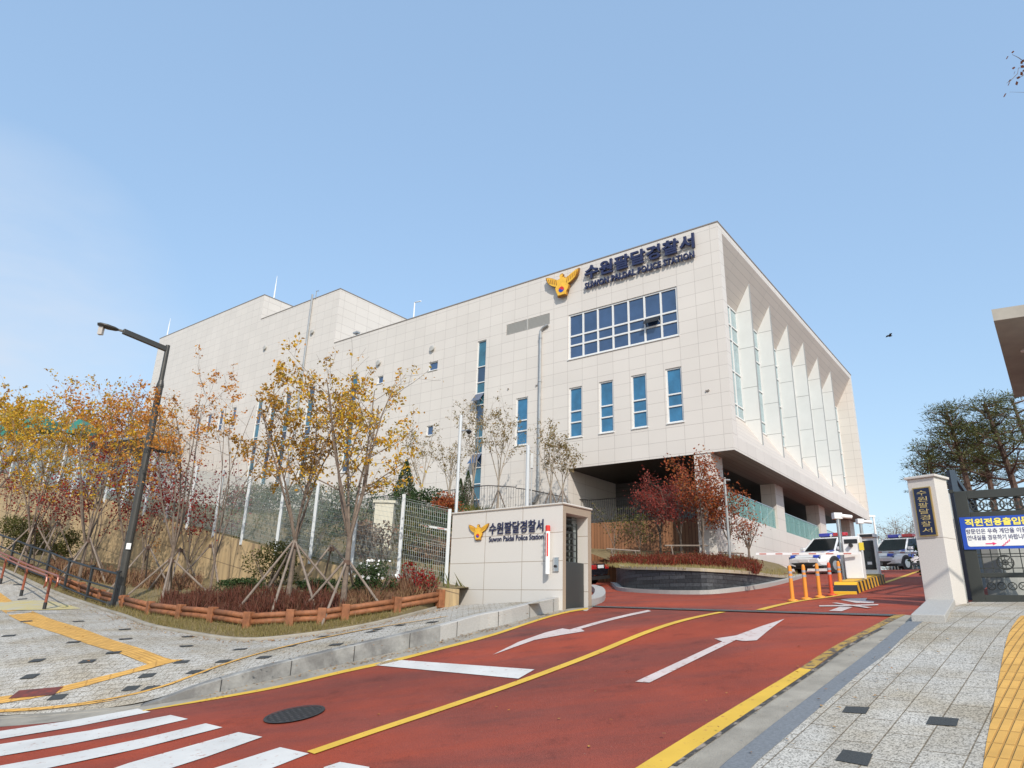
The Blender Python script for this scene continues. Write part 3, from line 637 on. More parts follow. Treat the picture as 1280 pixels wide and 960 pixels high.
# right sidewalk
kr_out = [P(*c) for c in ((800, 1060), (905, 958), (965, 909), (1040, 851), (1085, 817), (1125, 785), (1150, 770), (1163, 762))]
kr_in = [P(*c) for c in ((850, 1060), (948, 958), (1000, 912), (1075, 846), (1110, 820), (1150, 783), (1172, 770), (1182, 763))]
print('kerbR', kr_out[0], kr_out[-1], 'kerbL', kb[4], kb[-1], 'bollard', P(991, 751), 'pillar', P(1185, 770), 'isl', P(760, 737), P(900, 742), P(1005, 722), 'car', P(1000, 718), 'kiosk', P(1080, 728), 'bed', P(430, 750, bedf), P(205, 736, bedf))
_e = P(118, 826.4, Lw)-P(100, 827.6, Lw); angL = math.atan2(_e[1], _e[0])
def Sr(x, y): return R(x, y)+.035
_e2 = P(1175, 810, Sr)-P(1050, 950, Sr); angR = math.atan2(_e2[1], _e2[0]); _e3 = P(1199, 899, Sr)-P(1162.5, 896, Sr)
print('paver angles', math.degrees(angL), math.degrees(angR), math.degrees(math.atan2(_e3[1], _e3[0])), np.linalg.norm(_e3))
m_pavL = paving('paving_left', -angL, .22, .15)
m_pavR = paving('paving_right', -angR, .60, .30)
# ---- base terrain
g = MB(); 
def base_h(x, y):
    r = math.hypot(x, y)
    z = R(x, y)-.35
    return z
xs = [-3000, -1200, -500, -200, -110, -80]+list(range(-64, 84, 4))+[110, 160, 300, 700, 1500, 3000]; ys = [-3000, -800, -200, -80, -40]+list(range(-28, 100, 4))+[130, 200, 400, 1000, 3000]
g.add([(x, y, base_h(x, y)) for y in ys for x in xs], [(j*len(xs)+i, j*len(xs)+i+1, (j+1)*len(xs)+i+1, (j+1)*len(xs)+i) for j in range(len(ys)-1) for i in range(len(xs)-1)])
m_ground = mat('ground_earth', (.17, .16, .13), .95, col2=(.24, .22, .18), vscale=.4)
tag(g.build('ground', m_ground), kind='structure')
# ---- road
road_poly = [p[:2] for p in kb]+[np.array(c) for c in ((1.7, 15.2), (2.2, 17.2), (-2.2, 22), (-2.5, 30), (4, 33.0), (9.9, 31.2), (15.2, 38.4), (28, 55), (46, 50), (30, 30), (16.5, 19.5), (10.2, 14.6))]+[kr_in[-1][:2]]+[p[:2] for p in kr_out[::-1]]+[np.array(c) for c in ((2.2, 2.0), (3.5, -6), (-30, -14), (-42, -4), (-30, 8))]
road = sheet_mb(road_poly, R, 0, .8)
tag(road.build('road', m_road, smooth=True), kind='structure')
# ---- gutters (concrete strips) and yellow edge lines
def band_between(a, b, fn, off, name, mt, k=4, kind='structure'):
    a = smooth_line([np.array(p[:2]) for p in a], k); b = smooth_line([np.array(p[:2]) for p in b], k)
    mb = MB(); n = min(len(a), len(b))
    mb.add([(p[0], p[1], fn(*p)+off) for p in a[:n]]+[(p[0], p[1], fn(*p)+off) for p in b[:n]], [(i, i+1, n+i+1, n+i) for i in range(n-1)])
    o = mb.build(name, mt); tag(o, kind=kind); return o
yl_out = [P(*c) for c in ((-260, 918), (-60, 913), (90, 901), (175, 889), (262, 873.5), (350, 857), (430, 838), (490, 825), (550, 810), (600, 797), (640, 785), (704, 765.5), (735, 760))]
yl_in = [P(*c) for c in ((-260, 919), (-60, 914), (90, 902), (175, 890), (262, 876), (350, 860), (430, 841.5), (490, 828.5), (550, 813), (600, 800), (640, 787.5), (704, 767.5), (735, 762))]
band_between(kb+[P(736, 759.5)], yl_out, R, .006, 'gutter', m_conc)
band_between(yl_out[3:], yl_in[3:], R, .008, 'edge_line', m_myellow)
yr_out = [P(*c) for c in ((760, 1010), (840, 958), (920, 902), (1015, 838), (1050, 813), (1100, 785), (1132, 769))]
yr_in = [P(*c) for c in ((720, 1010), (800, 958), (890, 902), (1000, 836), (1037, 812), (1088, 785), (1119, 769))]
band_between(yr_out, [P(855, 1010)]+kr_out[1:7], R, .006, 'gutter', m_conc)
band_between(yr_out[:4], yr_in[:4], R, .010, 'edge_line', m_myellow)
band_between(yr_out[3:], yr_in[3:], R, .010, 'edge_line', m_myfaded)
# dark crack/tar line along the faded yellow edge
tar = worn_paint('tar_seam', (.05, .045, .04), (.30, .25, .2), .50, 6)
sh_ = [P(u+3, v+1) for u, v in ((840, 958), (920, 902), (1015, 838), (1050, 813), (1100, 785))]
tag(sheet_mb(line_poly(smooth_line([p[:2] for p in sh_], 4), .05), R, .013, .5).build('tar_seam', tar), kind='structure')
def marking(px, name, mt, off=.008, step=.6):
    pts = [P(*c)[:2] for c in px]
    a = sum(pts[i][0]*pts[(i+1) % len(pts)][1]-pts[(i+1) % len(pts)][0]*pts[i][1] for i in range(len(pts)))
    if a < 0: pts = pts[::-1]
    return tag(sheet_mb(pts, R, off, step).build(name, mt), kind='structure')
# crossing bars
for c in (((-120, 933), (0, 914.5), (172, 886.5), (188, 890.5), (0, 924.5), (-120, 945)), ((-140, 962), (0, 931), (213, 894.5), (235, 899.5), (0, 946), (-130, 975)), ((-100, 990), (0, 958), (257, 905), (278, 910), (60, 961), (-60, 992)),
          ((60, 990), (160, 955), (298, 916), (328, 922), (180, 972), (120, 994)), ((210, 1000), (265, 962), (350, 935), (386, 943), (330, 965), (270, 1005)), ((370, 1010), (405, 960), (425, 953.5), (462, 960), (440, 985), (420, 1012))):
    marking(c, 'crossing_bar', m_mwhite)
# stop line, arrows, centre line
marking(((468, 832), (485, 824.5), (668, 837.5), (648, 849)), 'stop_line', m_mwhite)
marking(((794, 853), (903, 802.5), (893, 799), (920, 795), (981, 774), (946, 801), (930, 802), (920, 800.5), (812, 854)), 'direction_arrow', m_mwhite2)
marking(((616, 819), (648, 803), (682, 791), (703, 786), (712, 787.5), (810, 763), (814, 764.5), (726, 786.5), (731, 789.5), (700, 794.5), (668, 800.5)), 'direction_arrow', m_mwhite2)
cl = smooth_line([P(*c)[:2] for c in ((388, 942), (470, 914), (560, 884), (650, 853), (740, 819), (800, 794), (850, 777), (903, 765.5))], 4)
tag(sheet_mb(line_poly(cl, .15), R, .010, .6).build('centre_line', m_myellow), kind='structure')
cl = smooth_line([P(*c)[:2] for c in ((950, 763), (975, 756.5), (1000, 751.5), (1030, 747.5), (1055, 743.5))], 4)
tag(sheet_mb(line_poly(cl, .16), R, .010, .6).build('centre_line', m_myellow), kind='structure')
cl = smooth_line([P(*c)[:2] for c in ((1100, 730.5), (1120, 724), (1150, 713.5))], 3)
tag(sheet_mb(line_poly(cl, .16), R, .010, .6).build('centre_line', m_myellow), kind='structure')
# the crossed-out arrow by the barrier
marking(((1036, 764), (1050, 759), (1066, 759.5), (1052, 764.5)), 'direction_arrow', m_mwhite2)
marking(((1050, 750), (1062, 748.5), (1084, 748), (1082, 751), (1093, 752), (1092, 754.5), (1070, 754), (1060, 752)), 'direction_arrow', m_mwhite2)
marking(((1024, 757.5), (1060, 756.8), (1098, 756), (1098, 757.2), (1060, 758.6), (1024, 758.8)), 'direction_arrow', m_mwhite2, .012)
marking(((1040, 754.5), (1046, 754.2), (1090, 760.3), (1084, 761.0)), 'direction_arrow', m_mwhite2, .015)
# drainage channel across the drive
dr = smooth_line([P(*c)[:2] for c in ((738, 758.5), (860, 762.5), (980, 766), (1117, 770))], 5)
m_drain = panel_mat('drain_grating', (.16, .15, .14), (0, 1), .5, .03, 0, 0, mortar=.008, jcol=(.02, .02, .02))
tag(sheet_mb(line_poly(dr, .26), R, .016, .5).build('drain_channel', m_drain), kind='structure')
# manhole
mc = P(368, 894); ang = [2*math.pi*k/28 for k in range(28)]
mh = empty('manhole_cover', mc, 0, 'round black iron manhole cover set in the red road surface', 'manhole cover')
m_iron = panel_mat('cast_iron', (.05, .047, .045), (0, 1), .075, .075, 0, 0, mortar=.022, jcol=(.012, .012, .012), tint=.3, offset=.5, rough=.5, jsm=.2)
b = MB(); b.add([(.31*math.cos(a), .31*math.sin(a), R(mc[0]+.31*math.cos(a), mc[1]+.31*math.sin(a))-mc[2]+.014) for a in ang], [tuple(range(28))]); b.build('cover', m_iron, mh)
b = MB(); 
for r0, r1 in ((.31, .345),):
    V = [(r*math.cos(a), r*math.sin(a), R(mc[0]+r*math.cos(a), mc[1]+r*math.sin(a))-mc[2]+.017) for r in (r0, r1) for a in ang]; b.add(V, [(i, (i+1) % 28, 28+(i+1) % 28, 28+i) for i in range(28)])
b.build('rim', m_black, mh)
b = MB()
for i in range(-4, 5):
    for j in range(-4, 5):
        x, y = i*.085, j*.085
        if math.hypot(x, y) < .38: z = R(mc[0]+x, mc[1]+y)-mc[2]; b.box(x-.022, x+.022, y-.022, y+.022, z+.012, z+.022)
pass
# ---- left kerb
def kerb(pts, pin, hs, fn, name, mt, joint=1.0):
    mb = MB(); n = len(pts)
    ch = [0, .02]
    rows = []
    rows.append([(p[0], p[1], fn(p[0], p[1])-.2) for p in pts])
    rows.append([(p[0]+(q_[0]-p[0])*.04, p[1]+(q_[1]-p[1])*.04, fn(p[0], p[1])+h-.015) for p, q_, h in zip(pts, pin, hs)])
    rows.append([(p[0]+(q_[0]-p[0])*.13, p[1]+(q_[1]-p[1])*.13, fn(p[0], p[1])+h) for p, q_, h in zip(pts, pin, hs)])
    rows.append([(q_[0], q_[1], fn(q_[0], q_[1])+h) for q_, h in zip(pin, hs)])
    rows.append([(q_[0], q_[1], fn(q_[0], q_[1])-.2) for q_, h in zip(pin, hs)])
    mb.add([v for r in rows for v in r], [(j*n+i, j*n+i+1, (j+1)*n+i+1, (j+1)*n+i) for j in range(4) for i in range(n-1)]+[tuple(j*n for j in range(5)), tuple(j*n+n-1 for j in range(4, -1, -1))])
    return tag(mb.build(name, mt), kind='structure')
def kerbstone():
    m = mat('kerb_granite_stained', (.36, .36, .34), .75, 0, .1, 3, bump=.3, bscale=90)
    p = m.node_tree.nodes['Principled BSDF']
    t = nd(m, 'ShaderNodeTexCoord'); n = nd(m, 'ShaderNodeTexNoise'); n.inputs['Scale'].default_value = 1.9; n.inputs['Detail'].default_value = 9; n.inputs['Roughness'].default_value = .68
    m.node_tree.links.new(t.outputs['Object'], n.inputs['Vector'])
    r = nd(m, 'ShaderNodeValToRGB'); r.color_ramp.elements[0].position = .42; r.color_ramp.elements[0].color = (.15, .145, .135, 1); r.color_ramp.elements[1].position = .66; r.color_ramp.elements[1].color = (.33, .325, .30, 1)
    m.node_tree.links.new(n.outputs['Fac'], r.inputs[0]); m.node_tree.links.new(r.outputs[0], p.inputs['Base Color']); return m
m_kst = kerbstone()
i0 = 12; isp = 32
kerb(kbs[i0:isp+1], k_in[i0:isp+1], [p[2] for p in kbs[i0:isp+1]], R, 'kerb', m_kst)
kerb(kbs[isp:], k_in[isp:], [p[2] for p in kbs[isp:]], R, 'kerb', m_gran)
kerb(kbs[:i0+1], k_in[:i0+1], [p[2] for p in kbs[:i0+1]], R, 'kerb', m_conc)
jm = MB()                                                        # joints between kerb stones
acc = 0
for i in range(i0, len(kbs)-1):
    a, b_ = kbs[i], kbs[i+1]; L_ = np.linalg.norm(b_[:2]-a[:2])
    while acc < L_:
        t = acc/L_; p = a+(b_-a)*t; pi = k_in[i]+(k_in[i+1]-k_in[i])*t; z = R(*p[:2]); h = p[2]
        o = (pi-p[:2]); tt = (b_-a)[:2]/L_*.006
        for s1, s2 in ((p[:2]-o*.02, p[:2]-o*.02),):
            jm.add([(*(s1-tt), z), (*(s1+tt), z), (*(s2+tt), z+h-.012), (*(s2-tt), z+h-.012)], [(0, 1, 2, 3)])
        jm.add([(*(p[:2]+o*.1-tt), z+h+.003), (*(p[:2]+o*.1+tt), z+h+.003), (*(pi+tt), R(*pi)+h+.003), (*(pi-tt), R(*pi)+h+.003)], [(0, 1, 2, 3)])
        acc += 1.0
    acc -= L_
tag(jm.build('kerb_joints', m_dark), kind='structure')
# ---- left sidewalk
walk_poly = [p for p in k_in[:-3]]+[np.array((1.05, 14.55)), np.array((-1.2, 16.75))]+[p for p in bed_edge[::-1]]+[np.array(c) for c in ((-34, 33), (-40, 26), (-34, 16), (-20, 11.6), (-13, 10.6))]
tag(sheet_mb(walk_poly, Lw, 0, .6).build('sidewalk', m_pavL, smooth=True), kind='structure')
# dark inlaid pavers
def quad_on(mb, c, fn, ang_, L_, W_, off):
    ca, sa = math.cos(ang_), math.sin(ang_); V = []
    for i, j in ((-1, -1), (1, -1), (1, 1), (-1, 1)):
        x = c[0]+i*L_/2*ca-j*W_/2*sa; y = c[1]+i*L_/2*sa+j*W_/2*ca; V.append((x, y, fn(x, y)+off))
    mb.add(V, [(0, 1, 2, 3)])
pv = MB()
for u, v in ((109, 827), (46, 826), (37, 846), (92, 803), (142, 816), (184, 845), (227, 828), (243, 841-.5), (279, 827), (72, 872), (164, 861), (188, 846+15), (156, 787), (157, 799), (98, 777), (33, 777), (11, 795), (28, 749), (22, 719+12), (235, 796), (233, 808), (253, 840), (300, 812), (362, 808), (330, 822), (404, 796), (420, 806), (464, 790), (472, 787), (500, 782), (540, 778)):
    e_ = P(u+9, v-.6, Lw)-P(u-9, v+.6, Lw); quad_on(pv, P(u, v, Lw), Lw, math.atan2(e_[1], e_[0]), .22, .15, .010)
tag(pv.build('dark_paver_inlay', m_pavblk), kind='structure')
# tactile paving, left
m_tl = tactile('tactile_left', R_(-142)); m_tl2 = tactile('tactile_left_cross', R_(-25)); m_tr = tactile('tactile_right', R_(-47))
def strip(px1, px2, fn, name, mt, off=.006, k=4):
    return band_between([P(*c, fn) for c in px1], [P(*c, fn) for c in px2], fn, off, name, mt, k)
strip(((-60, 716), (0, 741), (45, 766), (100, 785), (150, 803), (205, 822), (228, 825)), ((-90, 712), (-20, 746), (12, 770), (72, 792), (125, 810), (175, 827), (190, 831.5)), Lw, 'tactile_paving', m_tl)
strip(((230, 825), (190, 835.5), (140, 849), (100, 860), (50, 872), (0, 880), (-60, 888)), ((200, 826), (165, 837), (120, 848), (80, 858), (40, 866), (-8, 873), (-60, 881)), Lw, 'tactile_paving', m_tl2, .011)
strip(((350, 810.8), (240, 846.6), (170, 868.6), (80, 883), (0, 889)), ((345, 811.3), (236, 846), (165, 867.8), (80, 882), (0, 888)), Lw, 'tactile_paving', m_tl2, .013)
strip(((560, 771), (450, 789), (350, 811)), ((560, 770.6), (450, 788.3), (345, 811)), Lw, 'tactile_paving', m_tl2, .013)
strip(((163, 873), (110, 880), (50, 886), (-40, 890)), ((140, 877), (100, 883), (50, 888.5), (-40, 894)), Lw, 'tactile_paving', m_tl2, .016)
# red utility cover and yellow painted patch
cc = P(45, 867, Lw); b = MB(); quad_on(b, cc, Lw, angL, .62, .22, .018); o = b.build('utility_cover', mat('cover_red', (.22, .04, .025), .7, col2=(.06, .03, .025), vscale=9)); tag(o, 'worn red rectangular utility cover on the grey pavement at lower left', 'utility cover')
band_between([P(u, v, Lw) for u, v in ((-5, 753), (55, 751), (100, 760.5))], [P(u, v, Lw) for u, v in ((-5, 764), (40, 763), (100, 761.5))], Lw, .009, 'faded_yellow_patch', mat('faded_yellow', (.50, .40, .13), .85, col2=(.40, .38, .32), vscale=3), 4)
m_seam = mat('seam_dark', (.09, .085, .08), .9)
tag(sheet_mb(line_poly([P(u, v, Lw)[:2] for u, v in ((-20, 767), (60, 767.3), (135, 768.3))], .03), Lw, .012, .5).build('ramp_joint', m_seam), kind='structure')
# bed edging (small kerb) and bed
be = [np.array(p) for p in bed_edge]; be_in = offset_line(be, .10)
kerb(be, be_in, [.05]*len(be), Lw, 'kerb', m_conc)
_sk = MB(); _n = len(be_in); _sk.add([(*p, Lw(*p)-.2) for p in be_in]+[(*p, bedf(*p)+.01) for p in be_in], [(i, i+1, _n+i+1, _n+i) for i in range(_n-1)])
_q1 = np.array((-1.3, 16.9)); _o = len(_sk.v); _sk.add([(*be_in[-1], Lw(*be_in[-1])-.3), (*_q1, Lw(*_q1)-.3), (*_q1, bedf(*_q1)+.01), (*be_in[-1], bedf(*be_in[-1])+.01)], [(0, 1, 2, 3)])
tag(_sk.build('planter_edge', m_soil), kind='structure')
wall_foot = [p[:2]+np.array([.0, -.0]) for p in fbase]
bed_poly = be_in+[np.array((-1.3, 16.9))]+[p for p in wall_foot]
tag(sheet_mb(bed_poly, bedf, .0, .8).build('planter_ground', m_grassbase, smooth=True), kind='structure')
# ---- right sidewalk
def kh_r(p): return .03
hr = [.045, .045, .04, .035, .035, .04, .05, .06]
def Sr(x, y): return R(x, y)+.035
kerb([p[:2] for p in kr_out], [p[:2] for p in kr_in], hr, R, 'kerb', m_grandk)
rw_poly = [p[:2] for p in kr_in]+[np.array((8.6, 13.2)), np.array((13.5, 13.0)), np.array((13, 4)), np.array((8, -3)), np.array((3.6, 1.6))]
# ensure orientation ccw irrelevant for cdt
rw_poly = rw_poly[::-1]
tag(sheet_mb(rw_poly, Sr, 0, .6).build('sidewalk', m_pavR, smooth=True), kind='structure')
pv = MB()
for qd in (((1057.5, 883.5), (1087.5, 885), (1082.5, 893), (1052.5, 891)), ((1162.5, 896), (1199, 899), (1196, 908.5), (1157.5, 906)), ((1054, 937.5), (1091.5, 943.5), (1085, 958.5), (1044, 951))):
    c4 = [P(*c, Sr) for c in qd]; pv.add([(p[0], p[1], p[2]+.006) for p in c4], [(0, 3, 2, 1)])
tag(pv.build('dark_paver_inlay', m_pavblk), kind='structure')
strip(((1226, 985), (1233, 930), (1243, 880), (1253, 825), (1262, 790), (1276, 770)), ((1330, 985), (1330, 930), (1320, 880), (1312, 825), (1305, 790), (1298, 770)), Sr, 'tactile_paving', m_tr, .006)
# granite end block of the kerb beside the pillar
blk = empty('granite_kerb_block', P(1166, 762), 0, 'pale granite block at the foot of the gate pillar', 'kerb block')
a1, a2, a3, a4 = P(1140, 780)[:2], P(1183, 781)[:2], P(1196, 757)[:2], P(1162, 757)[:2]
b = MB(); zt = R(*a1)+.18; V = [(*(p-np.array(blk.location)[:2]), R(*p)-.1-blk.location[2]) for p in (a1, a2, a3, a4)]+[(*(p-np.array(blk.location)[:2]), R(*p)+.13-blk.location[2]) for p in (a1, a2, a3, a4)]
b.add(V, [(0, 1, 2, 3), (4, 7, 6, 5), (0, 4, 5, 1), (1, 5, 6, 2), (2, 6, 7, 3), (3, 7, 4, 0)]); b.build('block', m_gran, blk, bevel=.01)
# ---- embankment between fence and building, plaza
PZ = 6.25
rl_px = [(440, 626), (480, 620), (517, 617), (571, 612), (602, 607.5), (622, 607.5), (645, 609), (662, 611), (690, 617), (705, 620), (737, 624), (790, 620), (866, 619)]
rl = [Hp(u, v, PZ+1.2) for u, v in rl_px]
print('rail', [tuple(round(float(c), 1) for c in p) for p in rl], 'ab', [(round(float((p-CB)@A), 1), round(float((p-CB)@B), 1)) for p in rl])
wall_top_pts = fbase
Ec = [tuple(p) for p in fbase[::2]]
up_line = [bw(34, -5, 7.2), bw(44, -4, 8.6), bw(58, -3, 10.0), bw(75, 0, 11.5)]
Ec += [(*p[:2], PZ) for p in rl[:7]]+[tuple(p) for p in up_line]+[(*bw(27, -4.5)[:2], 6.5), (-1.0, 20, 2.6), (-2.4, 25, 4.6), (-1.6, 29, 5.6), (*bw(15, 0)[:2], PZ), (*bw(27, 0)[:2], 6.6), (*bw(40, 0)[:2], 8.3), (*bw(58, 1)[:2], 10.2)]
Ef = tps(Ec)
em_poly = [p[:2] for p in fbase]+[bw(75, 3)[:2], bw(58.6, .5)[:2], bw(40, -.02)[:2], bw(9, -.02)[:2]]+[rl[9][:2], rl[8][:2], rl[7][:2], rl[6][:2], rl[5][:2]]+[np.array(c) for c in ((-1.4, 30), (-1.6, 25), (-1.2, 20), (-.9, 17.4))]
tag(sheet_mb(em_poly, Ef, 0, 1.0).build('embankment', m_grassbase, smooth=True), kind='structure')
# plaza paving flush with the facade
pz_poly = [p[:2] for p in rl[:10]]+[bw(8.9, .1)[:2], bw(26, -.03)[:2]]
tag(sheet_mb(pz_poly, lambda x, y: PZ, .02, 1.2).build('plaza', m_gran), kind='structure')
def ribbon(pts, ztop, zbot, th):
    mb = MB(); o = offset_line([np.array(p[:2]) for p in pts], th); n = len(pts)
    zt = ztop if hasattr(ztop, '__len__') else [ztop]*n; zb = zbot if hasattr(zbot, '__len__') else [zbot]*n
    V = [(*p[:2], b) for p, b in zip(pts, zb)]+[(*p[:2], t) for p, t in zip(pts, zt)]+[(*p[:2], t) for p, t in zip(o, zt)]+[(*p[:2], b) for p, b in zip(o, zb)]
    mb.add(V, [(j*n+i, j*n+i+1, (j+1)*n+i+1, (j+1)*n+i) for j in range(3) for i in range(n-1)]+[(0, n, 2*n, 3*n), (n-1, 4*n-1, 3*n-1, 2*n-1)])
    return mb
# retaining wall of tan board-formed concrete under the fence
def tan():
    m = mat('tan_concrete', (.46, .32, .17), .9, 0, .1, 2); p = m.node_tree.nodes['Principled BSDF']; Lk = m.node_tree.links
    t = nd(m, 'ShaderNodeTexCoord'); mpn = nd(m, 'ShaderNodeMapping'); mpn.inputs['Scale'].default_value = (5, 5, .7); Lk.new(t.outputs['Object'], mpn.inputs[0])
    n = nd(m, 'ShaderNodeTexNoise'); n.inputs['Scale'].default_value = 1; n.inputs['Detail'].default_value = 7; Lk.new(mpn.outputs[0], n.inputs['Vector'])
    r = nd(m, 'ShaderNodeValToRGB'); r.color_ramp.elements[0].position = .3; r.color_ramp.elements[0].color = (.27, .19, .11, 1); r.color_ramp.elements[1].position = .55; r.color_ramp.elements[1].color = (.50, .36, .19, 1)
    Lk.new(n.outputs['Fac'], r.inputs[0])
    s = nd(m, 'ShaderNodeSeparateXYZ'); Lk.new(t.outputs['Object'], s.inputs[0])
    # board joints every 0.9 m in height (following the slope) and 2.4 m in length
    a = nd(m, 'ShaderNodeMath', operation='MULTIPLY_ADD'); Lk.new(s.outputs[0], a.inputs[0]); a.inputs[1].default_value = .22; Lk.new(s.outputs[2], a.inputs[2])
    def line(sock, per, wd_):
        d = nd(m, 'ShaderNodeMath', operation='DIVIDE'); Lk.new(sock, d.inputs[0]); d.inputs[1].default_value = per
        f = nd(m, 'ShaderNodeMath', operation='FRACT'); Lk.new(d.outputs[0], f.inputs[0])
        c = nd(m, 'ShaderNodeMath', operation='LESS_THAN'); Lk.new(f.outputs[0], c.inputs[0]); c.inputs[1].default_value = wd_; return c.outputs[0]
    l1 = line(a.outputs[0], .9, .025); l2 = line(s.outputs[0], 1.9, .012)
    mx_ = nd(m, 'ShaderNodeMath', operation='MAXIMUM'); Lk.new(l1, mx_.inputs[0]); Lk.new(l2, mx_.inputs[1])
    k = nd(m, 'ShaderNodeMix', data_type='RGBA'); Lk.new(mx_.outputs[0], k.inputs[0]); Lk.new(r.outputs[0], k.inputs[6]); k.inputs[7].default_value = (.20, .14, .08, 1)
    Lk.new(k.outputs[2], p.inputs['Base Color']); return m
rw = ribbon(fbase, [p[2]+.0 for p in fbase], [min(bedf(*p[:2]), p[2])-.6 for p in fbase], -.3)
o = rw.build('retaining_wall', tan()); tag(o, 'tan board-marked concrete retaining wall rising to the left below the white mesh fence', 'retaining wall')
cpw = ribbon(fbase, [p[2]+.04 for p in fbase], [p[2]-.10 for p in fbase], -.34)
# ---- street area beyond the gate on the right
yard = [np.array(c) for c in ((8.7, 13.3), (10.4, 14.6), (16.6, 19.4), (30, 30), (60, 45), (80, 20), (50, -10), (14, -3), (13.8, 13.0))]
m_yard = mat('yard_paving', (.30, .29, .27), .9, col2=(.40, .39, .36), vscale=2)
tag(sheet_mb(yard, R, -.01, 2.0).build('yard', m_yard), kind='structure')
# ================================================================== WALLS, SIGNS, FENCES
def vtop(base, u, v):
    return float(min(np.arange(.3, 16, .01), key=lambda h: abs(_pv(base+U3*h)-v)))
def _pv(p):
    q_ = np.array(p)-EYEP; w_ = q_@fw; return 480-FPX*(q_@up)/w_
def _pu(p):
    q_ = np.array(p)-EYEP; w_ = q_@fw; return 640+FPX*(q_@rt)/w_
U3 = np.array([0, 0, 1.])
# ---- entrance sign wall
YR = 15.6
ztp = at(704, 628, YR)[2]; WR = at(704, 628, YR); WL = Hp(566, 641, ztp); W2 = Hp(738.5, 640.5, ztp)
sx = (WR-WL)[:2]; Lx = float(np.linalg.norm(sx)); sx /= Lx; sy = np.array([-sx[1], sx[0]]); Wd = float((W2-WR)[:2]@sy); Wd = max(.9, Wd)
Wd = float(min(np.arange(.6, 3, .01), key=lambda t: abs(_pu(np.array([*(WR[:2]+sy*t), ztp]))-738.5)))
print('signwall', WL, WR, W2, Lx, Wd, 'end skew', (W2-WR)[:2]@sx)
ZG = 1.3; SWR = math.atan2(sx[1], sx[0])
SW = empty('entrance_sign_wall', (WL[0], WL[1], ZG), SWR, 'low pale stone entrance wall with gold emblem and dark blue station lettering beside the driveway', 'sign wall')
H = ztp-ZG
m_sw = panel_mat('sign_wall_stone', (.65, .62, .57), (0, 2), Lx/3.0, .62, 0, H-.035, mortar=.007, jcol=(.34, .27, .2), tint=.015)
def swl(u, v):                                   # image station on the wall front -> local x, z
    d = ray(u, v); n = np.array([*sy, 0]); t = ((WL-EYEP)@n)/(d@n); p = EYEP+d*t; return float((p-WL)[:2]@sx), float(p[2]-ZG)
mb = MB(); tf = .11; tb = .13; dp = 1.3
mb.box(0, Lx-dp, 0, Wd, -.8, H-.045); mb.box(Lx-dp, Lx, 0, tf, -.8, H-.045); mb.box(Lx-dp, Lx, Wd-tb, Wd, -.8, H-.045); mb.box(Lx-dp, Lx, tf, Wd-tb, H-.22, H-.045)
mb.build('wall', m_sw, SW)
c = MB(); c.box(-.025, Lx+.03, -.025, Wd+.025, H-.045, H); c.build('coping', m_sw, SW, bevel=.006)
ac = empty('folding_gate', SW.location, SWR, 'dark grey folding metal gate stowed in the end of the sign wall', 'folding gate')
f = MB(); zb = R(WR[0], WR[1])-ZG
f.box(Lx-.75, Lx-.10, tf+.03, Wd-tb-.03, zb+.05, zb+1.05); f.build('motor_box', mat('gate_box_grey', (.06, .065, .062), .4, .3), ac, bevel=.01)
lat = MB()
for k in range(7):
    x = Lx-.12-k*.12; lat.bar((x, tf+.1, zb+1.05), (x, tf+.1, H-.4), .03, .03); lat.bar((x, Wd-.42, zb+1.05), (x, Wd-.42, H-.4), .03, .03)
    for j in range(7): lat.bar((x, tf+.1, zb+1.15+j*.14), (x, Wd-.42, zb+1.15+j*.14), .012, .02)
lat.build('lattice', m_gatemetal, ac)
f = MB(); f.box(Lx-.55, Lx-.3, Wd-.36, Wd-tb-.03, zb+1.05, H-.23); f.build('end_post', mat('gate_grey_green', (.22, .25, .24), .5), ac)
for y in (tf+.1, Wd-.4): f = MB(); f.tube([(Lx-.2, y, zb+.06), (Lx-.2, y+.05, zb+.06)], .055, 12); f.build('castor', m_black, ac)
kx0, kz0 = swl(612, 668.5); _, kzt = swl(612, 654); kx1, kz1 = swl(680, 650.5); ex0, ez0 = swl(612, 677.5); _, ezt = swl(612, 672)
text_mesh('수원팔달경찰서', 1, .05, m_navy, 'korean_lettering', SW, lambda x, y, z: (kx0+x, -.02-z*.4, kz0+y), .012, fit=(kx1-kx0, kzt-kz0))
text_mesh('Suwon Paldal Police Station', 1, .03, m_navy, 'english_lettering', SW, lambda x, y, z: (kx0+x, -.012-z*.4, ez0+y), .006, fit=(kx1-kx0, ezt-ez0+.02))
cx, cz = swl(599, 669); ehw = (swl(611.5, 665)[0]-swl(586.5, 665)[0])/2
emblem(SW, lambda x, y, d: (cx+x*ehw, -.01-d, cz-.04+y*ehw*.9), .03)
# red and white cylinder fitting with round holder
tx, tz = swl(688, 718)
fx = empty('emergency_tube_holder', (WL[0], WL[1], ZG), SWR, 'red and white upright tube mounted on the right end of the entrance sign wall', 'tube')
b = MB(); b.tube([(tx, -.11, tz), (tx, -.11, tz+.93)], .052, 16); b.build('tube_body', m_white, fx, smooth=False)
b = MB(); b.tube([(tx, -.11, tz+.931), (tx, -.11, tz+1.04), (tx, -.11, tz+1.06)], [.056, .056, .045], 16); b.build('red_cap', m_red, fx)
for s_ in (-1, 1):
    b = MB()
    for k in range(24):
        pass
    cols = 5; a0 = -math.pi/2+s_*.55; V = []; 
    for j, z in enumerate((tz+.38, tz+.88)):
        for i in range(cols): a = a0+(i-(cols-1)/2)*.16; V.append((tx+.0545*math.cos(a), -.11+.0545*math.sin(a), z))
    b.add(V, [(i, i+1, cols+i+1, cols+i) for i in range(cols-1)]); b.build('red_stripe', m_red, fx)
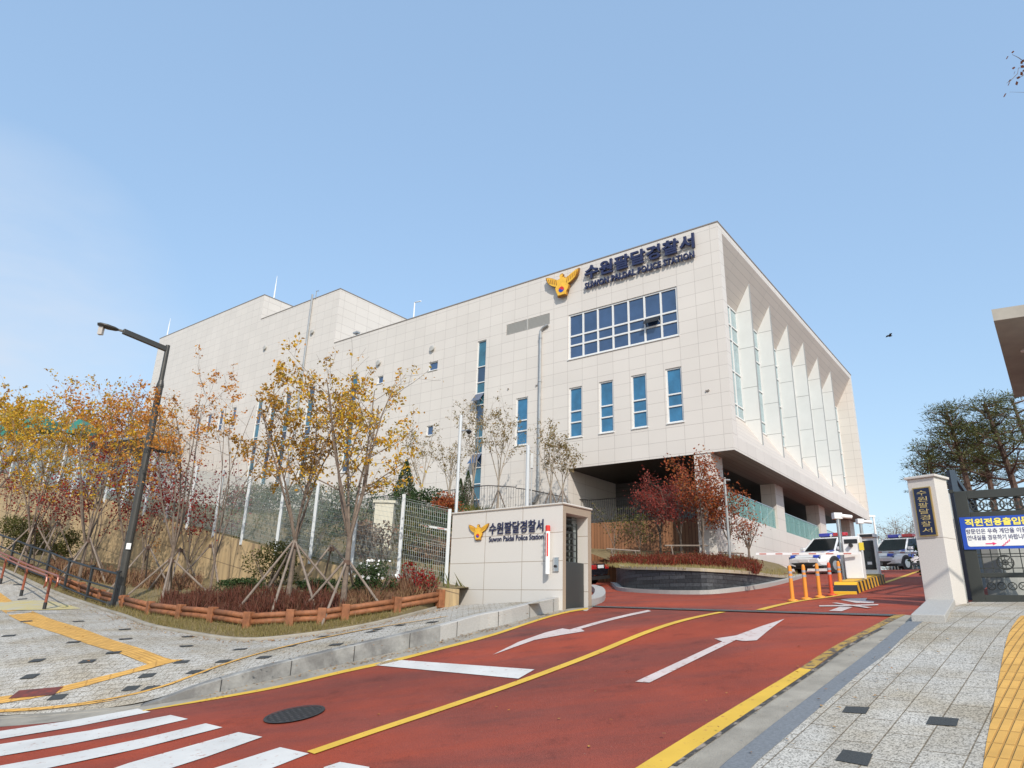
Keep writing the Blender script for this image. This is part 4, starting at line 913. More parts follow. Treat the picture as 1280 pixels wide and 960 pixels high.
for s_ in (-1,):
    for k in range(4):
        text_mesh('비상벨용'[k], .07, .002, m_white, 'stripe_letter', fx, lambda x, y, z, k=k: (tx-.062+x, -.168, tz+.80-k*.13+y), .001, fit=(.045, .055))
b = MB(); b.box(tx+.09, tx+.24, -.03, -.005, tz+.06, tz+.36); b.build('holder_plate', m_steel, fx)
b = MB(); b.tube([(tx+.16, -.03, tz+.17), (tx+.16, -.06, tz+.17)], .03, 10); b.build('lock', m_black, fx)
# ---- mesh fence
FEN = empty('mesh_fence', fbase[1], 0, 'long white steel mesh fence climbing along the top of the tan retaining wall', 'fence')
fo_ = np.array(fbase[1])
FH = 2.12
pts_f = [np.array(p)-fo_ for p in fbase[1:]]
pts_f = [np.array([WL[0]-.08, WL[1]+.05, at(563, 739, WL[1])[2]])-fo_]+pts_f
tops = [2.0]+[FH]*len(pts_f)
for i, p in enumerate(pts_f):
    b = MB(); t0 = p; b.box(p[0]-.04, p[0]+.04, p[1]-.04, p[1]+.04, p[2]-.15, p[2]+tops[i]+.03); b.build('fence_post', m_galv, FEN)
    if i:
        a = pts_f[i-1]; w_ = MB(); L_ = np.linalg.norm((p-a)[:2]); n = int(L_/.052)
        for k in range(1, n):
            q_ = a+(p-a)*k/n; w_.bar((q_[0], q_[1], q_[2]+.08), (q_[0], q_[1], q_[2]+FH-.12), .0065, .0065)
        for k in range(17):
            z = .08+k*(FH-.2)/16; dd = (p-a)/L_*.05
            w_.bar(a+dd+np.array([0, 0, z]), p-dd+np.array([0, 0, z]), .005, .005)
            if k in (0, 8, 16): w_.bar(a+dd+np.array([0, 0, z+.05]), p-dd+np.array([0, 0, z+.05]), .005, .005)
        w_.build('mesh_panel', m_wire, FEN)
# ---- steel bar railing of the plaza
def bar_railing(name, pts, h, mt, label, spacing=.115, big=1.5, z0=.08):
    o = np.array(pts[0]); e = empty(name, o, 0, label, 'railing'); P_ = [np.array(p)-o for p in pts]
    r = MB(); r.tube([p+np.array([0, 0, h]) for p in P_], .026, 6); r.build('top_rail', mt, e)
    r = MB(); r.tube([p+np.array([0, 0, z0]) for p in P_], .018, 6); r.build('bottom_rail', mt, e)
    r = MB(); acc = 0; post = MB()
    for i in range(len(P_)-1):
        a, b_ = P_[i], P_[i+1]; L_ = np.linalg.norm(b_-a); n = max(1, int(L_/spacing))
        for k in range(n):
            q_ = a+(b_-a)*k/n; r.bar(q_+np.array([0, 0, z0]), q_+np.array([0, 0, h]), .016, .016)
    r.build('bars', mt, e)
    return e
rl_s = smooth_line([(p[0], p[1], PZ) for p in rl[:7]], 3)
bar_railing('steel_railing', rl_s, 1.2, m_rail, 'dark steel bar railing curving along the plaza edge above the sign wall')
rl_r = [np.array([p[0], p[1], 6.2]) for p in rl[6:]]
bar_railing('steel_railing', smooth_line(rl_r, 2), 1.2, m_rail, 'dark steel bar railing standing on the brown wood-clad wall under the overhang', .105)
# plaza retaining wall and wood-clad wall
o = ribbon([np.array([p[0], p[1]]) for p in rl_s], PZ+.06, 2.2, .25).build('plaza_retaining_wall', m_gran); tag(o, 'grey plaza edge wall below the curved dark railing behind the mesh fence', 'retaining wall')
wds = [rl_r[0], rl_r[1], rl_r[2], rl_r[3], rl_r[4], rl_r[5], np.array([*bw(1.93, 2.2)[:2], 0])]
o = ribbon(wds, 6.2, 3.0, .25).build('wood_clad_wall', wd0 if False else panel_mat('wood_cladding2', (.27, .13, .065), (0, 2), .14, 9, 0, 0, mortar=.010, jcol=(.10, .045, .02), tint=.12, speck=.12)); tag(o, 'brown timber-clad wall behind the red shrubs under the projecting floors', 'clad wall')
# ---- slate planter island
fr_px = [(773, 738.5), (800, 741), (850, 743), (900, 742), (950, 736), (985, 728), (1008, 721)]
tp_px = [710.5, 711, 712, 714, 717.5, 721.5, 722]
fr = [P(u, v) for u, v in fr_px]
ft = []
for (u, v), vt, p in zip(fr_px, tp_px, fr): ft.append(at(u, vt, p[1])[2])
ft[-1] = max(ft[-1], fr[-1][2]+.04)
_b0 = fr[0]+np.array([.55, 5.5, 0]); _b0[2] = R(*_b0[:2]); fr = [_b0, (_b0*.5+fr[0]*.5)+np.array([.0, 0, 0])]+fr; fr[1][2] = R(*fr[1][:2]); ft = [_b0[2]+.75, fr[1][2]+.72]+ft
print('slate', [round(float(a-b[2]), 2) for a, b in zip(ft, fr)], [tuple(p) for p in fr])
fr_s = smooth_line([np.array([p[0], p[1], t]) for p, t in zip(fr, ft)], 4)
isl = empty('planter_island', (fr[4][0], fr[4][1], fr[4][2]), 0, 'curved planter island faced with dark slate and capped with pale stone', 'planter')
io = np.array([fr[4][0], fr[4][1], fr[4][2]])
kr = offset_line([p for p in fr_s], -.0); wl_ = offset_line([p for p in fr_s], .22); inn = offset_line([p for p in fr_s], .62)
def slate():
    m = panel_mat('slate_ledge', (.055, .058, .062), (0, 2), .33, .105, 0, 0, mortar=.008, jcol=(.02, .02, .022), tint=.45, offset=.4, speck=.2, freq=2, sscale=18, rough=.5); return m
def rib2(a, zt, zb, b):
    mb = MB(); n = len(a); V = [(*p[:2], z) for p, z in zip(a, zb)]+[(*p[:2], z) for p, z in zip(a, zt)]+[(*p[:2], z) for p, z in zip(b, zt)]+[(*p[:2], z) for p, z in zip(b, zb)]
    V = [tuple(np.array(v)-io) for v in V]
    mb.add(V, [(j*n+i, j*n+i+1, (j+1)*n+i+1, (j+1)*n+i) for j in range(3) for i in range(n-1)]+[(0, n, 2*n, 3*n), (n-1, 4*n-1, 3*n-1, 2*n-1)]); return mb
zt = [p[2] for p in fr_s]; zr = [R(*p[:2]) for p in fr_s]
rib2(wl_, [z-.02 for z in zt], [z-.2 for z in zr], offset_line(fr_s, .45)).build('slate_wall', slate(), isl)
rib2(kr, [z+.11 for z in zr], [z-.1 for z in zr], offset_line(fr_s, .2)).build('kerb', m_gran, isl)
rib2(offset_line(fr_s, .17), [z+.07 for z in zt], [z-.018 for z in zt], offset_line(fr_s, .55)).build('cap', panel_mat('cap_stone', (.42, .36, .26), (0, 1), .6, 5, 0, 0, mortar=.01), isl)
back = [np.array([*bw(9.0, .5)[:2], 4.9]), np.array([*bw(6, 1.8)[:2], 4.75]), np.array([*bw(1.9, 1.8)[:2], 4.55]), np.array([*bw(1.0, 1.0)[:2], 4.4]), np.array([*bw(1.05, 6)[:2], 4.4])]
Is = tps([(*p[:2], z+.03) for p, z in zip(fr_s[::2], zt[::2])]+[tuple(p) for p in back]+[(*fr[-1][:2], fr[-1][2]+.05)])
isp_ = [p[:2] for p in offset_line(fr_s, .5)]+[p[:2] for p in back[::-1]]
tag(sheet_mb(isp_, Is, 0, .8).build('island_soil', m_grassbase), kind='structure')
# small kerb apron right behind the sign wall
ap = smooth_line([P(*c) for c in ((738, 757), (752, 753.5), (757, 747), (754, 740), (744, 736))], 4)
o = ribbon(ap, [R(*p[:2])+.14 for p in ap], [R(*p[:2])-.1 for p in ap], .3); tag(o.build('kerb', m_gran), kind='structure')
# ---- gate pillar
pz = 1.80
zt_ = at(1133, 597, 12.9)[2]
pA = at(1133, 597, 12.9); pB = Hp(1166.5, 592.5, zt_); pC = Hp(1183, 607, zt_)
print('pillar', pA, pB, pC, 'h', zt_-pz)
ux = (pB-pA)[:2]; Lp = float(np.linalg.norm(ux)); ux /= Lp; uy = np.array([-ux[1], ux[0]]); Dp = abs(float((pC-pB)[:2]@uy)); print('Lp', Lp, 'Dp', Dp, (pC-pB)[:2]@ux)
Dp = float(min(np.arange(.3, 2, .01), key=lambda t: abs(_pu(np.array([*(pB[:2]+uy*t), zt_]))-1182))); print('Dp', Dp); PR = math.atan2(ux[1], ux[0])
PIL = empty('gate_pillar', (pA[0], pA[1], pz), PR, 'pale granite gate pillar with vertical dark blue gold-lettered name board', 'gate pillar')
m_pil = panel_mat('pillar_granite', (.62, .58, .525), (0, 2), 5, 1.25, -2, 0.12, mortar=.006, jcol=(.35, .30, .25), tint=.01, speck=.07)
Hh = zt_-pz
b = MB(); b.box(0, Lp, 0, Dp, -.5, Hh-.05); b.build('shaft', m_pil, PIL, bevel=.008)
b = MB(); b.box(-.04, Lp+.04, -.04, Dp+.04, Hh-.048, Hh+.0); b.build('cap', m_pil, PIL, bevel=.01)
def pil(u, v):
    d = ray(u, v); n = np.array([*uy, 0]); t = ((pA-EYEP)@n)/(d@n); p = EYEP+d*t; return float((p-pA)[:2]@ux), float(p[2]-pz)
n0 = pil(1141, 610); n1 = pil(1173, 670); n2 = pil(1161, 609); n3 = pil(1151, 670.5)
print('plate', n0, n1, n2, n3)
px0, px1, pz0, pz1 = max(.05, min(n0[0], n3[0])), min(Lp-.05, max(n1[0], n2[0])), (n1[1]+n3[1])/2, (n0[1]+n2[1])/2
b = MB(); b.box(px0, px1, -.03, -.001, pz0, pz1); nb = b.build('name_board', mat('brass_edge', (.50, .34, .12), .35, .6), PIL)
b = MB(); b.box(px0+.02, px1-.02, -.036, -.031, pz0+.02, pz1-.02); b.build('board_face', mat('board_navy', (.010, .014, .05), .25), nb)
m_goldl = mat('gold_letters', (.70, .52, .22), .35, .4)
for k, ch in enumerate('수원팔달경찰서'):
    hh = (pz1-pz0-.10)/7; wd_ = (px1-px0)*.55; zc = pz1-.05-hh*(k+1)+hh*.1
    text_mesh(ch, 1, .006, m_goldl, 'gold_letter', nb, lambda x, y, z, zc=zc: ((px0+px1)/2-wd_/2+x, -.040-z*.3, zc+y), .0, fit=(wd_, hh*.8))
# ---- big metal gate right of the pillar
gz0 = 1.86; g0 = at(1192, 615, 13.05); gzt = g0[2]; g1 = Hp(1279, 609.5, gzt); print('gate', g0, g1)
gx = (g1-g0)[:2]; Lg = float(np.linalg.norm(gx)); gx /= Lg; GR = math.atan2(gx[1], gx[0]); Hg = gzt-gz0
GT = empty('metal_gate', (g0[0], g0[1], gz0), GR, 'dark grey-green metal gate with circle lattice and blue and white notice banner', 'gate')
LG = 4.2
fr_ = MB(); t = .075
fr_.box(0, .20, -.05, .05, .04, Hg); fr_.box(.20, LG, -.05, .05, Hg-.15, Hg); fr_.box(.20, LG, -.045, .045, .04, .36)
fr_.box(.20, LG, -.045, .045, Hg-.50, Hg-.40); fr_.box(.20, LG, -.045, .045, .66, .74); fr_.box(LG, LG+.15, -.05, .05, .04, Hg)
fr_.build('gate_frame', m_gatemetal, GT, bevel=.006)
def ring(mb, cx, cz, r, y=0, t=.014, n=20, d=.02):
    mb.tube([(cx+r*math.cos(2*math.pi*k/n), y, cz+r*math.sin(2*math.pi*k/n)) for k in range(n+1)], t, 5, caps=False)
o1 = MB(); o1b = MB(); x = .33
while x < LG:                                    # overlapping ring scroll band at top and bottom
    ring(o1, x, Hg-.275, .11); ring(o1b, x, .51, .065, t=.01, n=14)
    for k in range(4): a = k*math.pi/4; o1.bar((x-.11*math.cos(a), 0, Hg-.275-.11*math.sin(a)), (x+.11*math.cos(a), 0, Hg-.275+.11*math.sin(a)), .012, .012)
    for k in range(2): a = k*math.pi/2+.78; o1b.bar((x-.065*math.cos(a), 0, .51-.065*math.sin(a)), (x+.065*math.cos(a), 0, .51+.065*math.sin(a)), .01, .01)
    x += .155
o1.build('scroll_band', m_gatemetal, GT); o1b.build('scroll_band', m_gatemetal, GT)
o2 = MB(); x = .26
while x < LG:
    o2.bar((x, 0, .74), (x, 0, Hg-.5), .016, .016); x += .145
for z in (.82, 1.02, 1.07, 1.42, 1.60, Hg-.62): o2.bar((.2, 0, z), (LG, 0, z), .016, .016)
o2.build('lattice_bars', m_gatemetal, GT)
o3 = MB(); x = .60
while x < LG:
    for z in (.92, 1.32):
        ring(o3, x, z, .125, t=.013)
        for k in range(4): a = k*math.pi/4; o3.bar((x-.12*math.cos(a), 0, z-.12*math.sin(a)), (x+.12*math.cos(a), 0, z+.12*math.sin(a)), .014, .014)
        ring(o3, x, z, .045, t=.012, n=10)
    x += .50
o3.build('wheel_ornaments', m_gatemetal, GT)
def gl_(u, v):
    d = ray(u, v); n = np.array([-gx[1], gx[0], 0]); p0 = g0-np.array([-gx[1], gx[0], 0])*.07; t = ((p0-EYEP)@n)/(d@n); p = EYEP+d*t; return float((p-g0)[:2]@gx), float(p[2]-gz0)
c0 = gl_(1198, 647); c1 = gl_(1206, 687); print('banner', c0, c1, gl_(1280, 640), gl_(1280, 684))
bx0 = (c0[0]+c1[0])/2; bz1, bz0 = c0[1], c1[1]; BW = 2.55; BH = bz1-bz0
b = MB(); b.box(bx0, bx0+BW, -.075, -.062, bz0, bz1); ban = b.build('notice_banner', mat('banner_blue', (.015, .07, .42), .45), GT)
b = MB(); 
r_ = .035; X0, X1, Z0, Z1 = bx0+.07, bx0+BW-.07, bz0+.05, bz0+BH*.66
pl = [(X0+r_*(1-math.cos(a)), Z0+r_*(1-math.sin(a))) for a in (0, .5, 1.05, 1.57)]+[(X1-r_*(1-math.sin(a)), Z0+r_*(1-math.cos(a))) for a in (0, .5, 1.05, 1.57)]+[(X1-r_*(1-math.cos(a)), Z1-r_*(1-math.sin(a))) for a in (0, .5, 1.05, 1.57)]+[(X0+r_*(1-math.sin(a)), Z1-r_*(1-math.cos(a))) for a in (0, .5, 1.05, 1.57)]
b.prism(pl, lambda p, q_, d: (p, d, q_), -.079, -.076); b.build('banner_white_field', m_white, ban)
m_bytxt = mat('banner_yellow', (.85, .72, .12), .5); m_bntxt = mat('banner_text', (.03, .03, .12), .5); m_pink = mat('banner_pink', (.72, .03, .14), .5)
s1 = bx0
kk = '직원전용출입문'
u_c = [1211, 1223, 1235, 1247, 1258.5, 1270, 1282]
for ch, u in zip(kk, u_c):
    gx_, gz_ = gl_(u, 652); hh = BH*.23
    text_mesh(ch, 1, .004, m_bytxt, 'banner_letter', ban, lambda x, y, z, a=gx_, b_=bz1-BH*.29: (a-hh*.48+x, -.078-z, b_+y), .035, fit=(hh*.96, hh))
for row, (txt, u0, u1, v) in enumerate((('방문인은 우측 계단을 이용', 1208, 1284, 666), ('안내실을 경유하기 바랍니다', 1210, 1286, 674.5))):
    a0, zc = gl_(u0, v); a1_, _ = gl_(u1, v)
    text_mesh(txt, 1, .003, m_bntxt, 'banner_text_line', ban, lambda x, y, z, a=a0, zc=bz0+BH*(.47 if row == 0 else .275): (a+x, -.081-z, zc+y), .010, fit=(a1_-a0, BH*.155))
a0, zc = gl_(1232, 679); a1_, _ = gl_(1246, 679); zc = bz0+BH*.16
b = MB(); b.prism([(a0, zc-.009), (a1_-.06, zc-.009), (a1_-.06, zc-.028), (a1_, zc), (a1_-.06, zc+.028), (a1_-.06, zc+.009), (a0, zc+.009)], lambda p, q_, d: (p, d, q_), -.083, -.080); b.build('arrow_mark', m_pink, ban)
a0, _ = gl_(1252, 679); b = MB()
for k in range(4): b.box(a0+k*.032, a0+k*.032+.035, -.083, -.080, zc-.045+k*.026, zc-.045+k*.026+.012); b.box(a0+k*.032+.026, a0+k*.032+.035, -.0825, -.0795, zc-.045+k*.026, zc-.045+(k+1)*.026+.012)
b.build('stair_mark', m_pink, ban)
# pillar guide post and hinge of the gate
gp = MB(); gp.tube([(-.10, 0, -.1), (-.10, 0, Hg+.02)], .035, 10); gp.build('hinge_post', m_steel, GT)
gp = MB(); gp.box(-.35, .0, -.03, .03, Hg-.02, Hg+.04); gp.build('hinge_bracket', m_gatemetal, GT)
# second gate leaf standing open behind
h0 = at(1188, 588, 13.9); h1 = at(1212, 612, 17.5)
GL2 = empty('open_gate_leaf', (h0[0], h0[1], 1.9), 0, 'blue-grey lattice gate leaf standing open behind the gate pillar', 'gate leaf')
e0 = np.zeros(3); e1 = np.array([h1[0]-h0[0], h1[1]-h0[1], 0]); ht = h0[2]-1.9
b = MB(); U = np.array([0, 0, 1.]); b.bar(e0, e0+U*ht, .12, .12); b.bar(e1, e1+U*ht, .12, .12); b.bar(e0+U*(ht-.06), e1+U*(ht-.06), .1, .12); b.bar(e0+U*(ht-.55), e1+U*(ht-.55), .05, .08); b.bar(e0+U*.2, e1+U*.2, .05, .3); b.build('leaf_frame', m_gateblue, GL2)
b = MB()
for k in range(1, 16): b.bar(e0+(e1-e0)*k/16+U*.3, e0+(e1-e0)*k/16+U*(ht-.1), .02, .02)
b.build('bars', m_gateblue, GL2)
# ---- gatehouse canopy at the upper right
zc_ = 8.0
k0 = Hp(1242, 401, zc_); k1 = Hp(1268, 497, zc_); kA = Hp(1290, 394, zc_)
print('canopy', k0, k1, kA)
d1 = (k1-k0)[:2]; d2 = (kA-k0)[:2]; d2 = d2/np.linalg.norm(d2)
CN = empty('gatehouse', (k0[0], k0[1], 2.0), 0, 'gatehouse with a thick flat concrete roof slab at the right edge', 'gatehouse')
W_ = 3.6
pp_ = [np.zeros(2), d2*W_, d2*W_+d1, d1]
b = MB(); n = 4; zz = zc_-2.0
th_ = at(1240, 387, k0[1])[2]-zc_
b.prism([tuple(p) for p in pp_], lambda p, q_, d: (p, q_, d), zz, zz+th_); b.build('roof_slab', mat('slab_concrete', (.36, .33, .28), .8, 0, .12, 2), CN)
b = MB(); ins = [d1*.2+d2*1.5, d2*(W_-.1)+d1*.2, d2*(W_-.1)+d1*.9, d1*.9+d2*1.5]; b.prism([tuple(p) for p in ins], lambda p, q_, d: (p, q_, d), -1.2, zz-.002); b.build('wall', m_pil, CN)
b = MB(); c_ = d1*.35+d2*.45; b.tube([(c_[0], c_[1], zz-.03), (c_[0], c_[1], zz-.001)], .09, 16); b.build('downlight', m_white, CN)
# ================================================================== STREET FURNITURE
U3 = np.array([0, 0, 1.])
low = empty('low_stone_wall', (9.2, 14.2, 2.0), 0, 'low grey stone wall running uphill behind the metal gate', 'stone wall')
w_pts = [np.array(c) for c in ((9.35, 13.9), (11.5, 15.5), (16.8, 19.8), (24, 25.5))]
b = MB(); 
for a_, c_ in zip(w_pts[:-1], w_pts[1:]):
    za, zb_ = R(*a_), R(*c_); t = (c_-a_)/np.linalg.norm(c_-a_); n = np.array([t[1], -t[0]])*.3; o = np.array([9.2, 14.2])
    V = [(*(p-o), z-2.0) for p, z in ((a_, za-.2), (c_, zb_-.2), (c_+n, zb_-.2), (a_+n, za-.2), (a_, za+1.0), (c_, zb_+1.0), (c_+n, zb_+1.0), (a_+n, za+1.0))]
    b.add(V, [(0, 3, 2, 1), (4, 5, 6, 7), (0, 1, 5, 4), (1, 2, 6, 5), (2, 3, 7, 6), (3, 0, 4, 7)])
b.build('wall', mat('grey_stone_wall', (.26, .27, .25), .85, col2=(.36, .36, .33), vscale=3), low)
# ---- street lamp
lb = G(146, 757, bedf)
LP = empty('street_lamp', lb, 0, 'tall dark grey street lamp with a long left arm beside the black railing', 'street lamp')
def vtop(base, u, v):                            # height above base where the vertical line meets image station
    best = min(np.arange(.3, 16, .01), key=lambda h: abs(_pv(base+U3*h)-v)); return float(best)
def _pv(p):
    q_ = np.array(p)-EYEP; w_ = q_@fw; return 480-FPX*(q_@up)/w_
def _pu(p):
    q_ = np.array(p)-EYEP; w_ = q_@fw; return 640+FPX*(q_@rt)/w_
lh = vtop(lb, 209, 432); cz_ = vtop(lb, 197, 482)
print('lamp', lb, lh, 'u top', _pu(lb+U3*lh), 'collar', cz_)
lean = np.array([0, 0, 0.])
b = MB(); b.tube([(0, 0, 0), (0, 0, cz_-.1), (0, 0, cz_)], [.105, .09, .088], 14); b.tube([(0, 0, cz_-.04), (0, 0, cz_+.02), (0, 0, cz_+.16)], [.10, .10, .07], 14); b.tube([(0, 0, cz_+.1), (0, 0, lh)], [.066, .062], 12); b.build('pole', m_lamp, LP, smooth=False)
b = MB(); b.tube([(0, 0, -.05), (0, 0, .10)], [.26, .24], 14); b.tube([(0, 0, .10), (0, 0, .5)], [.17, .13], 14); b.build('base', m_lamp, LP)
tipz = lb[2]+lh+.12
tip = Hp(154, 414, lb[2]+lh+.02)-lb; far = Hp(122, 405, lb[2]+lh+.10)-lb
tip2 = tip; 
b = MB(); b.bar((0, 0, lh-.13), tip, .10, .15); b.build('arm', m_lamp, LP, bevel=.01)
dv = (far-tip); 
b = MB(); b.bar(tip, tip+dv*.2, .06, .05); b.build('bracket', m_lamp, LP)
s0 = tip+dv*.18; nn = np.cross(dv/np.linalg.norm(dv), U3); nn /= np.linalg.norm(nn)
b = MB(); rings = []
prof = [(0, .05, .03), (.15, .12, .05), (.5, .16, .065), (.85, .15, .055), (1, .09, .03)]
V = []; 
for t, w_, h_ in prof:
    c = s0+(far-s0)*t
    for k in range(10): a = 2*math.pi*k/10; V.append(tuple(c+nn*w_*math.cos(a)+U3*h_*math.sin(a)))
b.add(V, [(i*10+k, i*10+(k+1) % 10, (i+1)*10+(k+1) % 10, (i+1)*10+k) for i in range(4) for k in range(10)]+[tuple(range(9, -1, -1)), tuple(40+k for k in range(10))]); lo_ = b.build('luminaire', m_lamp, LP, smooth=True)
b = MB(); c = s0+(far-s0)*.78; b.box(c[0]-.06, c[0]+.06, c[1]-.05, c[1]+.05, c[2]-.28, c[2]-.03); b.build('sensor_box', mat('lens_plastic', (.45, .42, .38), .4), lo_)
la = vtop(lb, 185, 561); tp2 = Hp(227, 568, lb[2]+la-.02)-lb
b = MB(); b.bar((0, 0, la), tp2*np.array([1, 1, 1.])*.55+U3*la*.45, .07, .08); b.bar(tp2*.5+U3*la*.5, tp2, .05, .06); b.build('side_bracket', m_black, LP)
b = MB(); 
tv = np.array([-lb[0], -lb[1], 0]); tv /= np.linalg.norm(tv); tn = np.array([-tv[1], tv[0], 0]); tc_ = vtop(lb, 156, 683)
c = tv*.135+U3*tc_; b.bar(c-tn*.055, c+tn*.055, .16, .01, upv=tuple(tv)); b.build('label_plate', m_white, LP)
# ---- black railing beside the path
bp = [(139, 763), (107, 752), (79, 740), (55, 727), (32, 718), (11, 708), (-12, 698), (-38, 688)]
o = P(*bp[0], Lw); BR = empty('black_railing', o, 0, 'black metal post and rail fence descending along the planter kerb at left', 'railing')
bps = [P(u, v, Lw)-o for u, v in bp]; hB = .95
for i, p in enumerate(bps):
    b = MB(); t = (bps[min(i+1, len(bps)-1)]-bps[max(i-1, 0)]); b.bar(p-U3*.05, p+U3*hB, .10, .05, upv=tuple(np.cross(t/np.linalg.norm(t), U3))); b.tube([p+U3*(hB-.01), p+U3*(hB+.03)], .07, 10)
    b.build('post', m_black, BR)
for z, r in ((.90, .032), (.52, .026), (.14, .028)):
    b = MB(); b.tube([p+U3*z for p in bps], r, 8); b.build('rail', m_black, BR)
# ---- brown double handrail
hp = [(55, 762), (26, 745), (0, 730), (-28, 715), (-60, 698)]
o = P(*hp[0], Lw); HR = empty('brown_handrail', o, 0, 'brown double tubular handrail with looped end on the grey pavement at far left', 'handrail')
hs_ = [P(u, v, Lw)-o for u, v in hp]; hh = .82
tdir = hs_[0]-hs_[1]; tdir /= np.linalg.norm(tdir); nr = np.cross(tdir, U3); nr /= np.linalg.norm(nr)
for i, p in enumerate(hs_):
    b = MB(); b.tube([p+U3*.16, p+U3*(hh-.06)], .034, 8); b.build('post', m_tubebrn, HR)
    b = MB(); b.tube([p-U3*.03, p+U3*.17], .042, 8); b.build('post_sleeve', m_black, HR)
for s_ in (-.11, .13):
    line = [p+U3*hh+nr*s_ for p in hs_[::-1]]; e = line[-1]
    line += [e+tdir*.12, e+tdir*.22-U3*.05, e+tdir*.26-U3*.14, e+tdir*.22-U3*.24, e+tdir*.12-U3*.28]
    b = MB(); b.tube(line, .026, 8); b.build('handrail_tube', m_tubebrn, HR)
# ---- log edging round the planter
lp = [(11, 704), (35, 716), (66, 728), (100, 741), (125, 751), (154, 759), (186, 768), (224, 773), (264, 777), (309, 784), (362, 781), (401, 779), (430, 774), (495, 764), (550, 754)]
lpp = []
for u, v in lp:
    lpp.append(P(u, v, bedf))
o = lpp[9]; LE = empty('log_edging', o, 0, 'low reddish brown log rail edging curving round the planter bed', 'edging')
for i, p in enumerate(lpp):
    q_ = p-o; t = lpp[min(i+1, len(lpp)-1)]-lpp[max(i-1, 0)]; t /= np.linalg.norm(t)
    b = MB(); b.bar(q_-U3*.1, q_+U3*.30, .17, .15, upv=tuple(np.cross(t, U3))); b.build('post', m_wood, LE, bevel=.012)
    if i:
        a_ = lpp[i-1]-o
        for z in (.21, .09):
            b = MB(); dd = t*.0; b.tube([a_+U3*z, (a_+q_)/2+U3*(z+.004), q_+U3*z], .058, 10); b.build('log_rail', m_wood, LE, smooth=True)
# ---- tall poles behind the sign wall
def cctv(base, top_v, r, label, camz=None, side=1):
    h = vtop(base, 0, top_v); e = empty('camera_pole', base, 0, label, 'camera pole')
    b = MB(); b.tube([(0, 0, -.3), (0, 0, h)], r, 12); b.build('pole', m_galv, e)
    if camz:
        b = MB(); b.tube([(0, 0, h*camz), (side*.22, -.05, h*camz+.02)], .02, 6); b.build('arm', m_steel, e)
        b = MB(); b.tube([(side*.24, -.02, h*camz-.02), (side*.24, -.02, h*camz+.03)], [.09, .05], 12); b.tube([(side*.24, -.02, h*camz-.08), (side*.24, -.02, h*camz-.02)], [.03, .075], 12); b.build('dome_camera', m_black, e)
    return e
b1 = at(564, 755, WL[1]+.45); b1[2] = 1.5
cctv(b1, 519, .042, 'slim silver pole with dark dome camera at the left end of the sign wall', .915, 1)
b2 = at(658.5, 640, 22.0); b2[2] = 2.4
e = cctv(b2, 557, .062, 'thicker silver pole rising behind the middle of the sign wall')
b = MB(); hh_ = vtop(b2, 0, 557); b.tube([(.13, 0, 0), (.13, 0, hh_-.25)], .022, 6); b.box(.09, .17, -.05, .05, hh_-.75, hh_-.25); b.build('conduit', m_pipe, e)
# ---- delineator posts
def delineator(loc, mt, label, k=[0]):
    e = empty('delineator_post', loc, 0, label, 'delineator post', 'flexible posts on the centre line')
    b = MB(); b.tube([(0, 0, 0), (0, 0, .03), (0, 0, .05)], [.115, .11, .05], 14); b.build('base', mt, e)
    b = MB(); b.tube([(0, 0, .04), (0, 0, .66), (0, 0, .72), (0, 0, .75)], [.042, .04, .036, .02], 14); b.build('post', mt, e)
    for z in (.50, .60): b = MB(); b.tube([(0, 0, z-.025), (0, 0, z+.025)], [.0425, .0425], 14); b.build('reflective_band', m_refl, e)
m_refl = mat('reflective_grey', (.34, .34, .36), .35)
dl = [((991, 751.5), m_orange, 'orange flexible post, leftmost in the row on the yellow line'), ((1008, 749.3), m_orange, 'orange flexible post, second from the left in the row'),
      ((1025, 747), m_orange, 'orange flexible post just left of the red one'), ((1040, 744.5), m_redor, 'red-orange flexible post, the only reddish one in the row'), ((1052, 741.5), m_orange, 'orange flexible post nearest the yellow and black barrier island')]
for (u, v), m_, lab in dl: delineator(P(u, v), m_, lab)
# ---- barrier island
m_haz = bpy.data.materials.new('hazard_stripes'); m_haz.use_nodes = True
def hz(m):
    Lk = m.node_tree.links; p = m.node_tree.nodes['Principled BSDF']; t = nd(m, 'ShaderNodeTexCoord'); s = nd(m, 'ShaderNodeSeparateXYZ'); Lk.new(t.outputs['Object'], s.inputs[0])
    a = nd(m, 'ShaderNodeMath', operation='ADD'); Lk.new(s.outputs[0], a.inputs[0]); Lk.new(s.outputs[2], a.inputs[1])
    d = nd(m, 'ShaderNodeMath', operation='DIVIDE'); Lk.new(a.outputs[0], d.inputs[0]); d.inputs[1].default_value = .62
    f = nd(m, 'ShaderNodeMath', operation='FRACT'); Lk.new(d.outputs[0], f.inputs[0]); c = nd(m, 'ShaderNodeMath', operation='GREATER_THAN'); Lk.new(f.outputs[0], c.inputs[0]); c.inputs[1].default_value = .5
    x = nd(m, 'ShaderNodeMix', data_type='RGBA'); Lk.new(c.outputs[0], x.inputs[0]); x.inputs[6].default_value = (.75, .42, .02, 1); x.inputs[7].default_value = (.02, .02, .02, 1); Lk.new(x.outputs[2], p.inputs['Base Color'])
hz(m_haz)
i0_ = P(1074, 741.5); i1_ = P(1107, 729.0); iv = (i1_-i0_)[:2]; Li = float(np.linalg.norm(iv)); ia = math.atan2(iv[1], iv[0]); print('island', i0_, i1_, Li)
BI = empty('barrier_island', i0_, ia, 'yellow and black striped concrete island under the two parking machines', 'traffic island')
slope = (i1_[2]-i0_[2])/Li
b = MB(); V = []
for x in (-.35, -.1, Li): 
    z = slope*x; h = .05 if x < -.3 else .26
    V += [(x, 0, z-.2), (x, .5, z-.2), (x, .5, z+h), (x, 0, z+h)]
